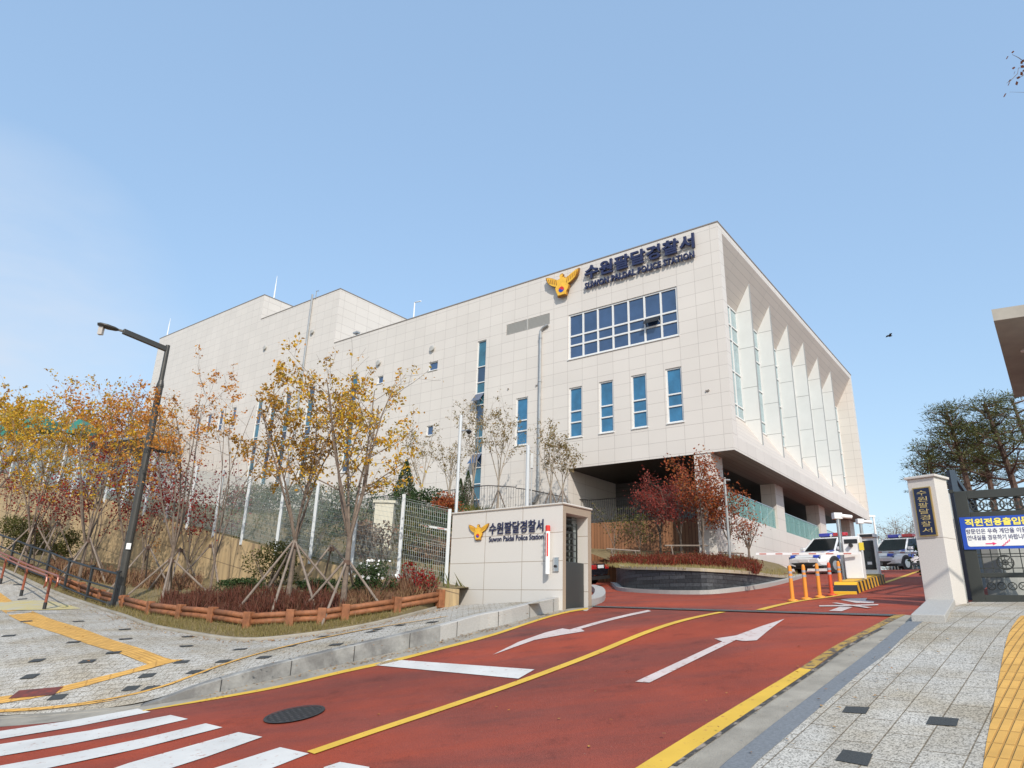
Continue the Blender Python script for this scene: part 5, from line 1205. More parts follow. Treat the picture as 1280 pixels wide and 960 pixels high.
b.add(V, [(0, 1, 2, 3), (0, 3, 7, 4), (4, 7, 11, 8), (3, 2, 6, 7), (7, 6, 10, 11), (2, 1, 5, 6), (6, 5, 9, 10), (11, 10, 9, 8)]); b.build('kerb_block', m_haz, BI)
b = MB(); b.add([(-.08, .08, slope*-.08+.266), (Li-.05, .08, slope*Li+.263), (Li-.05, .44, slope*Li+.263), (-.08, .44, slope*-.08+.266)], [(0, 1, 2, 3)]); b.build('yellow_top', m_yellow, BI)
def loc_i(x, y): c, s = math.cos(ia), math.sin(ia); return np.array([i0_[0]+x*c-y*s, i0_[1]+x*s+y*c, i0_[2]+slope*x+.26])
def place_u(y_, u):                               # position along the island seen in column u
    return min(np.arange(-.3, Li+2.5, .02), key=lambda x: abs(_pu(loc_i(x, y_)+U3*.5)-u))
k1 = loc_i(place_u(.25, 1068), .25); k2 = loc_i(place_u(.25, 1088), .25)
print('kiosk', k1, k2)
kr_ = ia+R_(8)
facing = math.atan2(-k1[1], -k1[0])+R_(60)       # fronts turned partly to the camera
def cabinet(name, loc, h, w_, d_, label, cat, front):
    e = empty(name, loc, R_(-38)+0.0, label, cat)
    b = MB(); b.box(-w_/2, w_/2, -d_/2, d_/2, 0, h); b.build('cabinet', m_white, e, bevel=.02); front(e, h, w_, d_); return e
def fr1(e, h, w_, d_):
    b = MB(); b.box(-w_/2+.05, w_/2-.05, -d_/2-.012, -d_/2-.001, h*.83, h*.93); b.build('display', m_black, e)
    b = MB(); b.box(w_/2-.02, w_/2+.09, -d_/2-.03, -d_/2-.005, h*.66, h*.84); b.build('yellow_notice', mat('notice_yellow', (.8, .62, .05), .5), e)
    b = MB(); b.tube([(0, -d_/2-.10, h*.78), (0, -d_/2, h*.78)], .05, 10); b.build('arm_hub', m_carplastic, e)
KH1 = vtop(k1, 0, 671); KH2 = vtop(k2, 0, 672); print('kh', KH1, KH2)
c1_ = cabinet('barrier_machine', k1, KH1, .42, .34, 'white parking barrier machine beside the steel camera post', 'barrier machine', fr1)
def fr2(e, h, w_, d_):
    b = MB(); b.box(-w_/2-.03, w_/2+.03, -d_/2-.06, d_/2+.02, h-.01, h+.10); b.build('hood', m_white, e, bevel=.01)
    b = MB(); b.box(-w_/2+.045, w_/2-.045, -d_/2-.014, -d_/2-.001, .14, h-.10); fb = b.build('black_front_panel', mat('gloss_black', (.01, .01, .012), .12), e)
    b = MB(); b.tube([(0, -d_/2-.03, h*.66), (0, -d_/2-.012, h*.66)], .045, 14); b.tube([(0, -d_/2-.03, h*.45), (0, -d_/2-.012, h*.45)], .03, 12); b.build('button', m_carplastic, fb)
    b = MB(); b.box(-.06, .06, -d_/2-.018, -d_/2-.0145, .28, .36); b.build('white_mark', m_white, fb)
    b = MB(); b.box(-w_/2+.04, w_/2-.04, -d_/2-.066, -d_/2-.061, h+.0, h+.08); b.build('display', m_black, e)
c2_ = cabinet('ticket_machine', k2, KH2, .42, .36, 'white ticket machine with a glossy black front beside the barrier machine', 'ticket machine', fr2)
def arm(name, a_, b_, label, stripes=6):
    e = empty(name, a_, 0, label, 'boom barrier'); a0 = np.zeros(3); b0 = np.array(b_)-np.array(a_)
    b = MB(); b.bar(a0, b0, .03, .062); b.build('boom', m_white, e)
    for k in range(stripes):
        t0, t1 = (k+.35)/stripes, (k+.78)/stripes; b = MB(); b.bar(a0+(b0-a0)*t0, a0+(b0-a0)*t1, .036, .032); b.build('red_stripe', mat('stripe_red', (.50, .16, .12), .5), e)
az_ = k1[2]+KH1*.78
arm('boom_barrier', at(1072, 692, k1[1]-.3), at(945, 692.5, k1[1]+1.0), 'red and white barrier arm reaching left in front of the police cars')
arm('boom_barrier', at(1090, 690, k2[1]-.2), at(1160, 691.5, k2[1]+1.6), 'red and white barrier arm reaching right towards the gate pillar', 5)
def campost(u, y, topv, label):
    b_ = at(u, 742, y); b_[2] = R(b_[0], b_[1])+.2; h = vtop(b_, 0, topv); e = empty('camera_post', b_, 0, label, 'camera post')
    b = MB(); b.tube([(0, 0, -.2), (0, 0, h)], .055, 12); b.build('post', m_steel, e, smooth=False)
    b = MB(); b.box(-.13, .10, -.09, .09, h-.02, h+.15); b.build('camera_housing', m_white, e, bevel=.01)
    b = MB(); b.tube([(.08, -.05, h+.06), (.34, -.12, h+.03)], [.06, .055], 10); b.build('camera', m_white, e); return e
campost(1058.5, 19.3, 648, 'steel post with a white camera standing left of the barrier machine')
campost(1087, 24.5, 654, 'steel post with a white camera rising behind the ticket machine')
b_ = at(912, 690, 29.0); b_[2] = 3.9; h = vtop(b_, 0, 597); e = empty('camera_post', b_, 0, 'slim post with a small camera rising among the maples by the corner column', 'camera post')
b = MB(); b.tube([(0, 0, -.5), (0, 0, h)], .055, 10); b.build('post', m_pipe, e); b = MB(); b.tube([(0, 0, h-.1), (.2, -.1, h-.12)], [.035, .04], 10); b.build('camera', m_pipe, e)
# ================================================================== VEHICLES
def mirror(poly): return poly+[(x, -y) for x, y in poly[::-1]]
def make_car(name, label, cat, body, L, W, Hh, suv=True, group=None):
    e = empty(name, (0, 0, 0), 0, label, cat, group); hl, hw = L/2, W/2
    hood = .98 if suv else .86; belt = 1.04 if suv else .93; roofz = Hh
    st = [(-hl, .80, .42, .78), (-hl+.06, .90, .34, belt-.10), (-hl+.5, .98, .26, belt+.02), (-1.3, 1, .24, belt), (0, 1, .24, belt-.02), (.9, 1, .24, hood+.03), (1.5, .99, .26, hood), (hl-.35, .96, .28, hood-.10), (hl-.10, .90, .30, hood-.20), (hl, .80, .38, hood-.30)]
    V = []; n = 12
    for x, wk, zb, zt in st:
        w_ = hw*wk; half = [(w_*.86, zb), (w_*.97, zb+.10), (w_, (zb+zt)/2), (w_*.99, zt-.14), (w_*.94, zt-.04), (w_*.80, zt)]
        V += [(x, y, z) for y, z in half]+[(x, -y, z) for y, z in half[::-1]]
    b = MB(); b.add(V, [(i*n+k, (i+1)*n+k, (i+1)*n+(k+1) % n, i*n+(k+1) % n) for i in range(len(st)-1) for k in range(n)]+[tuple(range(n)), tuple((len(st)-1)*n+k for k in range(n-1, -1, -1))])
    bo = b.build('body', body, e, smooth=False, bevel=.02)
    # greenhouse
    wb, wr = hw*.88, hw*.68; xb0, xr0, xr1, xb1 = (1.15, .45, -1.45, -2.12) if suv else (1.0, .35, -.95, -1.75)
    z0_, z1_ = belt-.06, roofz-.03
    G8 = [(xb1, wb, z0_), (xb0, wb, z0_-.02), (xr0, wr, z1_), (xr1, wr, z1_)]
    b = MB(); V = G8+[(x, -y, z) for x, y, z in G8]; b.add(V, [(0, 1, 2, 3), (7, 6, 5, 4), (1, 5, 6, 2), (0, 3, 7, 4), (3, 2, 6, 7)]); b.build('windows', m_carglass, e)
    r = MB(); r.add([(xr0+.03, wr+.015, z1_-.02), (xr1-.03, wr+.015, z1_-.02), (xr1-.03, -wr-.015, z1_-.02), (xr0+.03, -wr-.015, z1_-.02), (xr0-.10, wr-.06, roofz+.01), (xr1+.08, wr-.06, roofz+.01), (xr1+.08, -wr+.06, roofz+.01), (xr0-.10, -wr+.06, roofz+.01)], [(0, 1, 5, 4), (1, 2, 6, 5), (2, 3, 7, 6), (3, 0, 4, 7), (4, 5, 6, 7), (3, 2, 1, 0)])
    r.build('roof', body, e, bevel=.015)
    for s in (1, -1):
        pl_ = MB(); pl_.bar((xb0, s*wb, z0_-.02), (xr0, s*wr, z1_), .07, .06); pl_.build('pillar', body, e); pl_ = MB(); pl_.bar((xb1, s*wb, z0_), (xr1, s*wr, z1_), .07, .07); pl_.build('pillar', body, e); pl_ = MB(); xm = (xb0+xb1)/2+.05; pl_.bar((xm, s*(wb+.005), z0_), (xm-.1, s*(wr+.005), z1_), .04, .09); pl_.build('pillar', body, e)
        xq = xb1+.62; pl_ = MB(); pl_.bar((xq, s*(wb+.004), z0_), (xq-.12, s*(wr+.004), z1_), .04, .08); pl_.build('pillar', body, e)
    wr_ = .35 if suv else .32
    for x in (hl-.90, -hl+.92):
        for s in (1, -1):
            a = MB(); y0_ = s*(hw-.26); y1_ = s*(hw+.004)
            a.prism([(x+(wr_+.07)*math.cos(t*math.pi/12), wr_+(wr_+.07)*math.sin(t*math.pi/12)) for t in range(-3, 16)], lambda p, q_, d: (p, d, q_), s*(hw-.12), s*(hw+.006)); a.build('wheel_arch', m_carplastic if suv else m_dark, e)
            w2 = MB(); w2.tube([(x, s*(hw-.20), wr_), (x, s*(hw+.012), wr_), (x, s*(hw+.022), wr_)], [wr_, wr_, wr_-.03], 20); wo_ = w2.build('wheel', m_tyre, e)
            w3 = MB(); w3.tube([(x, s*(hw+.01), wr_), (x, s*(hw+.030), wr_)], [.22, .21], 16)
            w3.build('rim', m_steel, wo_)
    for s in (1, -1):
        m = MB(); m.box(xb0-.32, xb0-.14, s*(wb+.04), s*(wb+.24), belt-.01, belt+.13); m.build('mirror', body, e, bevel=.02)
        h = MB(); zz = hood-.27; h.box(hl-.16, hl-.045, s*(hw*.50), s*(hw*.86), zz-.045, zz+.055); h.build('headlight', mat('headlamp', (.08, .12, .22), .1, coat=1), e)
        t = MB(); t.box(-hl-.012, -hl+.12, s*(hw*.48), s*(hw*.87), belt-.30, belt-.14); t.build('taillight', mat('taillamp', (.45, .02, .02), .2, coat=1), e)
    g = MB(); g.box(hl-.10, hl+.012, -hw*.70, hw*.70, .36, .50); g.box(hl-.12, hl-.035, -hw*.62, hw*.62, hood-.30, hood-.25); g.build('grille', m_carplastic, e)
    g = MB(); g.box(hl, hl+.022, -.26, .26, .52, .63); g.build('number_plate', m_white, e)
    g = MB(); g.box(-hl-.02, -hl+.02, -.26, .26, .66, .78); g.build('number_plate', m_white, e)
    g = MB(); g.box(-hl+.02, hl-.02, -hw-.004, hw+.004, .24, .36); g.build('sill', m_carplastic, e)
    return e
m_polblue = mat('livery_blue', (.02, .06, .42), .3, coat=.6); m_bluelens = mat('beacon_blue', (.02, .04, .40), .15, coat=1); m_redlens = mat('beacon_red', (.50, .015, .03), .15, coat=1)
def police(label):
    e = make_car('police_car', label, 'police car', m_carwhite, 4.62, 1.9, 1.60, True, 'police cars parked beside the building')
    hl, hw = 2.31, .95
    for s in (1, -1):
        b = MB(); b.add([(2.30, s*.50, .74), (2.18, s*.46, .865), (1.30, s*.62, 1.01), (1.10, s*.83, 1.03), (1.30, s*.90, .985), (2.15, s*.80, .84), (2.31, s*.72, .70)], [(0, 1, 2, 3, 4, 5, 6)])
        b.add([(1.30, s*(hw+.004), .62), (.75, s*(hw+.004), .62), (.55, s*(hw+.004), .90), (1.10, s*(hw+.004), .90)], [(0, 1, 2, 3)]); b.build('blue_livery', m_polblue, e)
        text_mesh('POLICE', .2, .003, m_navy, 'side_lettering', e, (lambda x, y, z, s=s: (.45-x if s < 0 else -.45+x*1.0, s*(hw+.006), .66+y)) if s < 0 else (lambda x, y, z: (.50-x, hw+.006, .66+y)), .006, fit=(.85, .17))
    lb_ = MB(); lb_.box(-.32, -.02, -.60, .60, 1.615, 1.66); bb = lb_.build('light_bar', m_carplastic, e)
    b = MB(); b.box(-.36, .02, .10, .66, 1.66, 1.82); b.build('red_beacon', m_redlens, bb, bevel=.03)
    b = MB(); b.box(-.36, .02, -.66, -.10, 1.66, 1.82); b.build('blue_beacon', m_bluelens, bb, bevel=.03)
    b = MB(); b.tube([(-.02, 0, 1.70), (.02, 0, 1.70)], .06, 12); b.build('siren', m_white, bb)
    lp_ = MB(); 
    for s in (1, -1): lp_.add([(hl+.016, s*.82, .42), (hl+.016, s*.45, .33), (hl+.016, s*.45, .38), (hl+.016, s*.80, .50)], [(0, 1, 2, 3)])
    lp_.build('bumper_accent', m_white, e)
    return e
def grad(): return .064
def set_car(e, u, v, y, head):
    p = y if u is None else at(u, v, y); z = R(p[0], p[1]); fx, fy = math.cos(head), math.sin(head)
    s = grad(); px_ = math.atan(-s*(fx+fy)); ry = math.atan(s*(-fy+fx)*-1)
    e.location = (float(p[0]), float(p[1]), z+.01)
    # sit on the slope: build rotation from surface normal
    nrm = Vector((-s, -s, 1)).normalized(); fwd = Vector((fx, fy, 0)); fwd = (fwd-nrm*fwd.dot(nrm)).normalized(); lf = nrm.cross(fwd)
    e.rotation_euler = Matrix((fwd, lf, nrm)).transposed().to_euler()
hd = R_(180+31)
def fcar(e, u, v):
    f_ = P(u, v); c = f_-np.array([math.cos(hd), math.sin(hd), 0])*2.31; set_car(e, None, 0, c, hd)
c_ = police('white police car nearest the low stone podium wall, with blue and red light bar')
fcar(c_, 1007, 718)
c_ = police('second white police car, largely hidden behind the white barrier machine'); fcar(c_, 1046, 712)
c_ = police('third white police car, seen right of the black-fronted ticket machine'); set_car(c_, 1130, 700, 37.0, hd)
e = make_car('dark_car', 'dark grey car parked further back to the right of the third police car', 'car', m_carblack, 4.7, 1.85, 1.45, False); set_car(e, 1135, 694, 50, hd)
sd = make_car('dark_sedan', 'black sedan seen from behind, half hidden by the right end of the sign wall', 'car', m_carblack, 4.9, 1.88, 1.46, False)
_rc = P(754, 732.5); _sh = R_(150); _cc = _rc+np.array([math.cos(_sh), math.sin(_sh), 0])*2.5; set_car(sd, None, 0, _cc, _sh)
# ================================================================== TREES AND PLANTS
from random import Random
def rv3(r): 
    while True:
        v = Vector((r.uniform(-1, 1), r.uniform(-1, 1), r.uniform(-1, 1)))
        if .05 < v.length < 1: return v.normalized()
def add_leaf(b, p, r, s, asp=.6, droop=0):
    n = rv3(r); t = rv3(r); a = n.cross(t)
    if a.length < .05: return
    a.normalize(); c = a.cross(n).normalized(); s = s*r.uniform(.7, 1.3); a = a*s*.5; c = c*s*.5*asp; k = n*s*.12
    o = len(b.v); b.v += [tuple(p-a), tuple(p-c+k), tuple(p+a), tuple(p+c+k)]; b.f.append((o, o+1, o+2, o+3)); b.m.append(0)
def grow(b, tips, p, d, L_, rad, lvl, maxl, r, up_=.12, spread=.6, nch=(4, 6), seg=5, jit=.13, side=5):
    pts = [p.copy()]; rads = [rad]; d = d.normalized()
    for i in range(seg):
        d = (d+rv3(r)*jit+Vector((0, 0, up_))).normalized(); p = p+d*(L_/seg); pts.append(p.copy()); rads.append(max(.003, rad*(1-.72*(i+1)/seg)))
    b.tube(pts, rads, side if lvl < 2 else 3, caps=False)
    if lvl >= maxl-1: tips += [(q, lvl) for q in pts[1:]]
    if lvl < maxl:
        n = r.randint(*nch)
        for k in range(n):
            t = .25+.75*(k+r.random()*.8)/n; i = min(seg-1, int(t*seg)); q = pts[i]+(pts[i+1]-pts[i])*(t*seg-i)
            dd = (pts[i+1]-pts[i]).normalized(); s = rv3(r); s = (s-dd*s.dot(dd)).normalized()
            grow(b, tips, q, dd*(1-spread*.5)+s*spread, L_*r.uniform(.38, .6)*(1-.25*t), rads[i]*.55, lvl+1, maxl, r, up_, spread, nch, max(3, seg-1), jit*1.2, side)
def tree(name, base, H, Rc, label, leaf, cat='tree', stems=5, fork=.22, rt_=.05, nleaf=2500, ls=.075, seed=1, maxl=2, group=None, vase=.35, bare=.0, bark=None, sig=.075, lean=(0, 0), nch=(4, 6), zmin=.0, up_=.10):
    r = Random(seed); e = empty(name, base, 0, label, cat, group)
    b = MB(); tips = []; f = H*fork
    if fork > 0: b.tube([(0, 0, -.15), (lean[0]*.4, lean[1]*.4, f*.5), (lean[0], lean[1], f)], [rt_*1.15, rt_, rt_*.9], 8, caps=False)
    top = Vector((lean[0], lean[1], f))
    for k in range(stems):
        a = 2*math.pi*(k+r.uniform(-.25, .25))/stems; out_ = vase*r.uniform(.5, 1.15) if k else .08
        d = Vector((math.cos(a)*out_, math.sin(a)*out_, 1)).normalized()
        L_ = (H-f)*r.uniform(.80, 1.0)
        grow(b, tips, top+Vector((math.cos(a)*rt_*.3, math.sin(a)*rt_*.3, 0)), d, L_, rt_*(.62 if stems > 2 else .8), 0, maxl, r, up_=up_*.4, spread=Rc, nch=nch, seg=6)
    b.build('trunk', bark or m_bark, e)
    c = MB(); zt = H
    tips = [t for t in tips if t[0].z > H*zmin]
    # leafy clumps: some tips carry many leaves, some none
    wts = [r.random()**3.6 if r.random() > bare else 0 for _ in tips]; sw = sum(wts) or 1
    for (p, l), w_ in zip(tips, wts):
        n = w_/sw*nleaf; n = int(n)+(1 if r.random() < n-int(n) else 0)
        for _ in range(n): add_leaf(c, p+Vector((r.gauss(0, sig), r.gauss(0, sig), r.gauss(0, sig*.8))), r, ls)
    if c.v: c.build('crown', leaf, e)
    return e
def tripod(base, h, rad, n, label, seed=0, mt=None, group='timber tripods propping the young trees'):
    r = Random(seed); e = empty('tree_support', base, 0, label, 'tree support', group); a0 = r.random()*6.28
    for k in range(n):
        a = a0+2*math.pi*k/n+r.uniform(-.15, .15); gx, gy = rad*math.cos(a), rad*math.sin(a); gz = bedf(base[0]+gx, base[1]+gy)-base[2]-.05
        b = MB(); b.tube([(gx, gy, gz), (gx*.06-math.cos(a)*.04, gy*.06-math.sin(a)*.04, h+r.uniform(-.03, .05))], [.029, .024], 7); b.build('pole', mt or m_pole, e)
    b = MB(); b.tube([(0, 0, h-.12), (0, 0, h-.02)], [.085, .08], 10); b.build('tie', m_barkpine, e)
    return e
def hgt(base, v): return vtop(np.array(base), 0, v)
# main planter trees ---------------------------------------------------
T = [  # u, v, top v, leaf, seed, params
 ('maple_tree', 428, 762, 452, lf_yel, 11, 'tall slender yellow-leaved tree in front, right of centre of the planter', dict(stems=6, fork=.29, rt_=.06, nleaf=3300, ls=.085, vase=.36, Rc=.72, zmin=.42, bare=.25)),
 ('maple_tree', 359, 756, 482, lf_brown, 12, 'golden brown tree with drooping leaf clusters left of the tallest yellow tree', dict(stems=5, fork=.30, rt_=.055, nleaf=3300, ls=.085, vase=.28, Rc=.7, zmin=.36, bare=.2)),
 ('maple_tree', 206, 748, 470, lf_orange, 13, 'orange-leaved tree right of the street lamp in the planter', dict(stems=5, nch=(3, 4), fork=.22, rt_=.05, nleaf=1700, ls=.08, vase=.33, Rc=.75, zmin=.4, bare=.35)),
 ('maple_tree', 262, 741, 468, lf_orange, 14, 'thin orange-brown tree in front of the row of four short windows', dict(stems=4, nch=(3, 4), fork=.16, rt_=.035, nleaf=900, ls=.08, vase=.26, Rc=.8, zmin=.55, bare=.35)),
 ('maple_tree', 98, 727, 482, lf_yel, 15, 'golden tree left of the street lamp with a forked pale trunk', dict(stems=6, fork=.18, rt_=.05, nleaf=1800, ls=.10, vase=.36, Rc=.8, zmin=.35, bare=.1)),
 ('maple_tree', 28, 712, 500, lf_yel, 16, 'bushy yellow tree at the left edge above the black railing', dict(stems=6, fork=.2, rt_=.05, nleaf=2600, ls=.10, vase=.42, Rc=.8, zmin=.3, bare=.05)),
 ('maple_tree', 146, 722, 490, lf_orange, 18, 'thin rust-orange tree immediately left of the street lamp pole', dict(stems=4, nch=(3, 4), fork=.2, rt_=.04, nleaf=950, ls=.11, vase=.34, Rc=.8, zmin=.35, bare=.15)),
 ('maple_tree', -45, 690, 470, lf_yel, 19, 'yellow tree cut off by the left picture edge', dict(stems=6, fork=.2, rt_=.07, nleaf=5000, ls=.12, vase=.45, Rc=.8, zmin=.3, bare=.05)),
]
for nm, u, v, tv_, lf, sd_, lab, kw in T:
    b_ = P(u, v, bedf); H_ = hgt(b_, tv_)*.93; tree(nm, b_, H_, kw.pop('Rc'), lab, lf, seed=sd_, group='young autumn trees in the planter', **kw)
    print('tree', u, b_, H_)
# red maples (shrubby)
for u, v, tv_, sd_, lab, kw in ((112, 714, 560, 31, 'crimson-leaved shrubby maple left of the street lamp', dict(nleaf=1700)), (176, 722, 575, 32, 'dark red maple right behind the street lamp pole', dict(nleaf=1700)), (232, 724, 590, 33, 'small dark red maple between two orange trees', dict(nleaf=1200)), (60, 700, 600, 34, 'small red maple below the yellow tree at far left', dict(nleaf=1200)), (0, 690, 560, 35, 'bright red leaved maple at the very left edge', dict(nleaf=1400))):
    b_ = P(u, v, bedf); tree('red_maple', b_, hgt(b_, tv_), .85, lab, lf_red, seed=sd_, stems=5, fork=.12, rt_=.035, ls=.095, vase=.5, zmin=.2, bare=.2, sig=.16, **kw)
SUP = [(428, 762, 699, .95, 4, 'timber tripod round the trunk of the tallest yellow tree'), (359, 756, 678, 1.15, 6, 'tall many-legged timber prop round the golden brown tree'), (409, 735, 683, 1.0, 3, 'leaning timber prop behind the tallest yellow tree'), (206, 748, 698, 1.15, 4, 'timber tripod round the orange tree right of the street lamp'),
       (176, 735, 682, .95, 3, 'timber tripod right behind the street lamp pole'), (257, 727, 680, .9, 3, 'slim timber tripod against the tan wall, right of the orange tree'), (100, 727, 674, 1.0, 4, 'timber prop round the golden tree left of the street lamp'), (30, 712, 655, 1.1, 4, 'pale timber prop below the yellow tree at the left edge'), (60, 706, 652, .9, 3, 'pale timber prop second from the left edge'), (217, 736, 685, .8, 3, 'dark thin tripod between the orange trees')]
for i, (u, v, tv_, rd, n, lab) in enumerate(SUP):
    b_ = P(u, v, bedf); tripod(b_, hgt(b_, tv_), rd, n, lab, i+3, mt=m_pole)
# shrubs ---------------------------------------------------------------
def blade_hedge(name, poly, fn, h, n, leaf, label, cat='hedge', seed=5, w_=.014, leaves=0, ls=.04, leafm=None, kind=None, dome=.5, ang_=.35):
    r = Random(seed); c = np.mean([p[:2] for p in poly], axis=0); e = empty(name, (c[0], c[1], fn(*c)), 0, label, cat); o = Vector(e.location)
    xs = [p[0] for p in poly]; ys = [p[1] for p in poly]; b = MB(); g_ = MB(); k = 0; cell = {}
    while k < n:
        x, y = r.uniform(min(xs), max(xs)), r.uniform(min(ys), max(ys))
        if not inside((x, y), poly): continue
        k += 1; key = (int(x*2.2), int(y*2.2)); hv = cell.setdefault(key, r.uniform(.55, 1.12)); hh_ = h*hv*r.uniform(.6, 1.08)
        z = fn(x, y); d = Vector((r.gauss(0, ang_), r.gauss(0, ang_), 1)).normalized(); p0 = Vector((x, y, z-.03))-o; p1 = p0+d*hh_; s = rv3(r); s.z = 0; s = s*w_/ (s.length or 1)
        mid = (p0+p1)/2+rv3(r)*.03
        q0 = len(b.v); b.v += [tuple(p0-s), tuple(p0+s), tuple(mid+s*.8), tuple(p1), tuple(mid-s*.8)]; b.f.append((q0, q0+1, q0+2, q0+3, q0+4)); b.m.append(0)
        for _ in range(leaves):
            t = r.uniform(.25, 1.05); add_leaf(g_, p0+(p1-p0)*t+rv3(r)*.04, r, ls)
    st_ = b.build('stems', leaf, e)
    if leaves: g_.build('foliage', leafm or leaf, e)
    return e
def ppoly(px, fn): return [P(u, v, fn)[:2] for u, v in px]
blade_hedge('barberry_hedge', ppoly([(196, 766), (240, 771), (300, 779), (362, 774), (425, 772), (425, 750), (330, 752), (215, 750)], bedf), bedf, .50, 5200, lf_hedge, 'dense dark red leafless hedge inside the log edging in front of the trees', leaves=2, ls=.028, seed=41)
blade_hedge('barberry_hedge', ppoly([(425, 768), (500, 757), (545, 748), (540, 740), (430, 750)], bedf), bedf, .48, 2600, lf_dry, 'dry brown hedge at the right end of the log edging beside the sign wall', leaves=1, ls=.03, leafm=lf_hedge, seed=42)
blade_hedge('barberry_hedge', ppoly([(160, 735), (250, 738), (250, 728), (150, 722), (60, 706), (60, 716)], bedf), bedf, .55, 1800, lf_dry, 'rust brown dry shrub row along the foot of the tan wall', leaves=1, ls=.05, leafm=lf_hedge, seed=43)
def bush(name, base, rx, ry, h, leaf, n, label, seed, ls=.06, cat='shrub', stems=9, fl=None, cone=False):
    r = Random(seed); e = empty(name, base, 0, label, cat); b = MB(); c = MB()
    for k in range(stems):
        a = r.random()*6.28; d = Vector((math.cos(a)*rx*.6, math.sin(a)*ry*.6, h*.8)); b.tube([Vector((0, 0, -.05)), d*.5+rv3(r)*.05, d], [.02, .014, .005], 4, caps=False)
    b.build('stems', m_bark, e)
    blobs = [(r.uniform(-.55, .55)*rx, r.uniform(-.55, .55)*ry, r.uniform(.2, .85)*h, r.uniform(.28, .5)) for _ in range(11)]
    for k in range(n):
        if cone:
            z = r.random()**1.4; a = r.random()*6.28; q_ = (1-z)*r.uniform(.55, 1.05)+.03; p = Vector((rx*q_*math.cos(a), ry*q_*math.sin(a), z*h+.05))
        else:
            bx, by, bz, br = r.choice(blobs); v = rv3(r)*r.uniform(.6, 1.1)*br; p = Vector((bx+v.x*rx, by+v.y*ry, max(.02, bz+v.z*h*.7)))
        add_leaf(c, p, r, ls)
    c.build('foliage', leaf, e)
    if fl:
        f = MB()
        for k in range(fl): bx, by, bz, br = r.choice(blobs); add_leaf(f, Vector((bx+r.gauss(0, .2)*rx, by+r.gauss(0, .2)*ry, bz+br*h*.6)), r, .07, 1)
        f.build('flowers', m_white, e)
    return e
def bq(u, v, fn=None): return P(u, v, fn or bedf)
m_pl = lf_dkgreen
bush('green_shrub', bq(335, 735), 1.0, .6, 1.15, lf_green, 2600, 'dark olive shrub behind the golden brown tree against the fence', 51, .07)
bush('green_shrub', bq(380, 722), .9, .6, 1.9, lf_green, 3000, 'tall olive green shrub behind the timber prop in front of the mesh fence', 52, .08)
bush('flowering_shrub', bq(470, 750), .75, .5, .85, lf_dkgreen, 2600, 'dark green shrub with small white flowers near the sign wall', 53, .055, fl=70)
bush('green_shrub', bq(300, 742), .9, .35, .38, lf_dkgreen, 1700, 'low bright green plants at the foot of the tan wall behind the hedge', 54, .06)
bush('green_shrub', bq(400, 742), .7, .35, .40, lf_dkgreen, 1400, 'low green plants between the two nearest trees behind the hedge', 55, .06)
bush('green_shrub', bq(25, 692), 1.9, .9, 1.9, lf_green, 4200, 'large dark green shrub below the yellow tree at the left edge', 56, .09)
bush('green_shrub', bq(75, 700), 1.0, .6, 1.2, lf_green, 1800, 'green shrub below the small red maple at left', 57, .08)
bush('dry_shrub', bq(520, 742), .6, .5, .75, lf_red, 900, 'reddish dry shrub against the mesh fence next to the sign wall', 58, .06)
bush('dry_shrub', bq(205, 712), .9, .5, 1.1, lf_orange, 900, 'thin rusty shrub in front of the tan wall right of the lamp', 59, .06)
# embankment shrubs behind the fence
k = 0
EM = [(546, 706, 1.2, lf_dry, 'dry brown shrub on the bank right behind the last fence panel by the sign wall'), (520, 700, 1.3, lf_green, 'olive shrub on the bank behind the last fence panel'), (546, 676, 1.3, lf_dkgreen, 'dark green shrub on the bank beside the sign wall, below the small red one'), (508, 678, 1.3, lf_green, 'olive shrub on the bank between the conifer and the last fence post'), (548, 652, 1.2, lf_maple, 'small reddish shrub high on the bank left of the slim camera pole'), (524, 650, 1.4, lf_dkgreen, 'dark shrub right of the small conifer behind the fence'),
 (475, 702, 1.3, lf_dry, 'dry shrub below the cream pier behind the fence'), (452, 672, 1.7, lf_dkgreen, 'dark green shrub left of the cream pier behind the fence'), (415, 655, 1.9, lf_green, 'olive shrub on the bank seen between the stems of the tallest yellow tree'), (372, 660, 1.9, lf_dkgreen, 'dark shrub on the bank seen behind the golden brown tree'), (335, 642, 1.6, lf_green, 'olive shrub on the bank left of the golden brown tree'), (300, 640, 1.5, lf_green, 'olive shrub on the bank behind the fence below the long narrow windows'),
 (262, 622, 1.7, lf_green, 'olive shrub on the bank behind the thin orange-brown tree'), (225, 608, 1.9, lf_dkgreen, 'dark shrub on the bank right of the street lamp'), (180, 594, 2.0, lf_green, 'olive shrub high on the bank behind the street lamp')]
for i, (u, v, s_, lf, lab) in enumerate(EM):
    p = G(u, v, Ef, 14, 80)
    bush('bank_shrub', p, s_*.95, s_*.7, s_*.8, lf, 1600, lab, 70+i, .095).__setitem__('group', 'shrubs on the bank behind the fence')
p = G(503, 648, Ef, 14, 80); bush('conifer_shrub', p, .75, .75, 2.2, lf_dkgreen, 3400, 'small pointed dark green conifer behind the mesh fence', 95, .08, cat='conifer', cone=True)
for i, (u, v, h_) in enumerate(((583, 640, 2.0), (574, 640, 1.6))):
    p = np.array([*Hp(u, v, PZ)[:2], PZ]); bush('conifer_shrub', p, .55, .55, h_, lf_dkgreen, 1800, ['dark conifer on the plaza left of the tall narrow window', 'shorter conifer beside the slim camera pole on the plaza'][i], 97+i, .07, cat='conifer', cone=True)
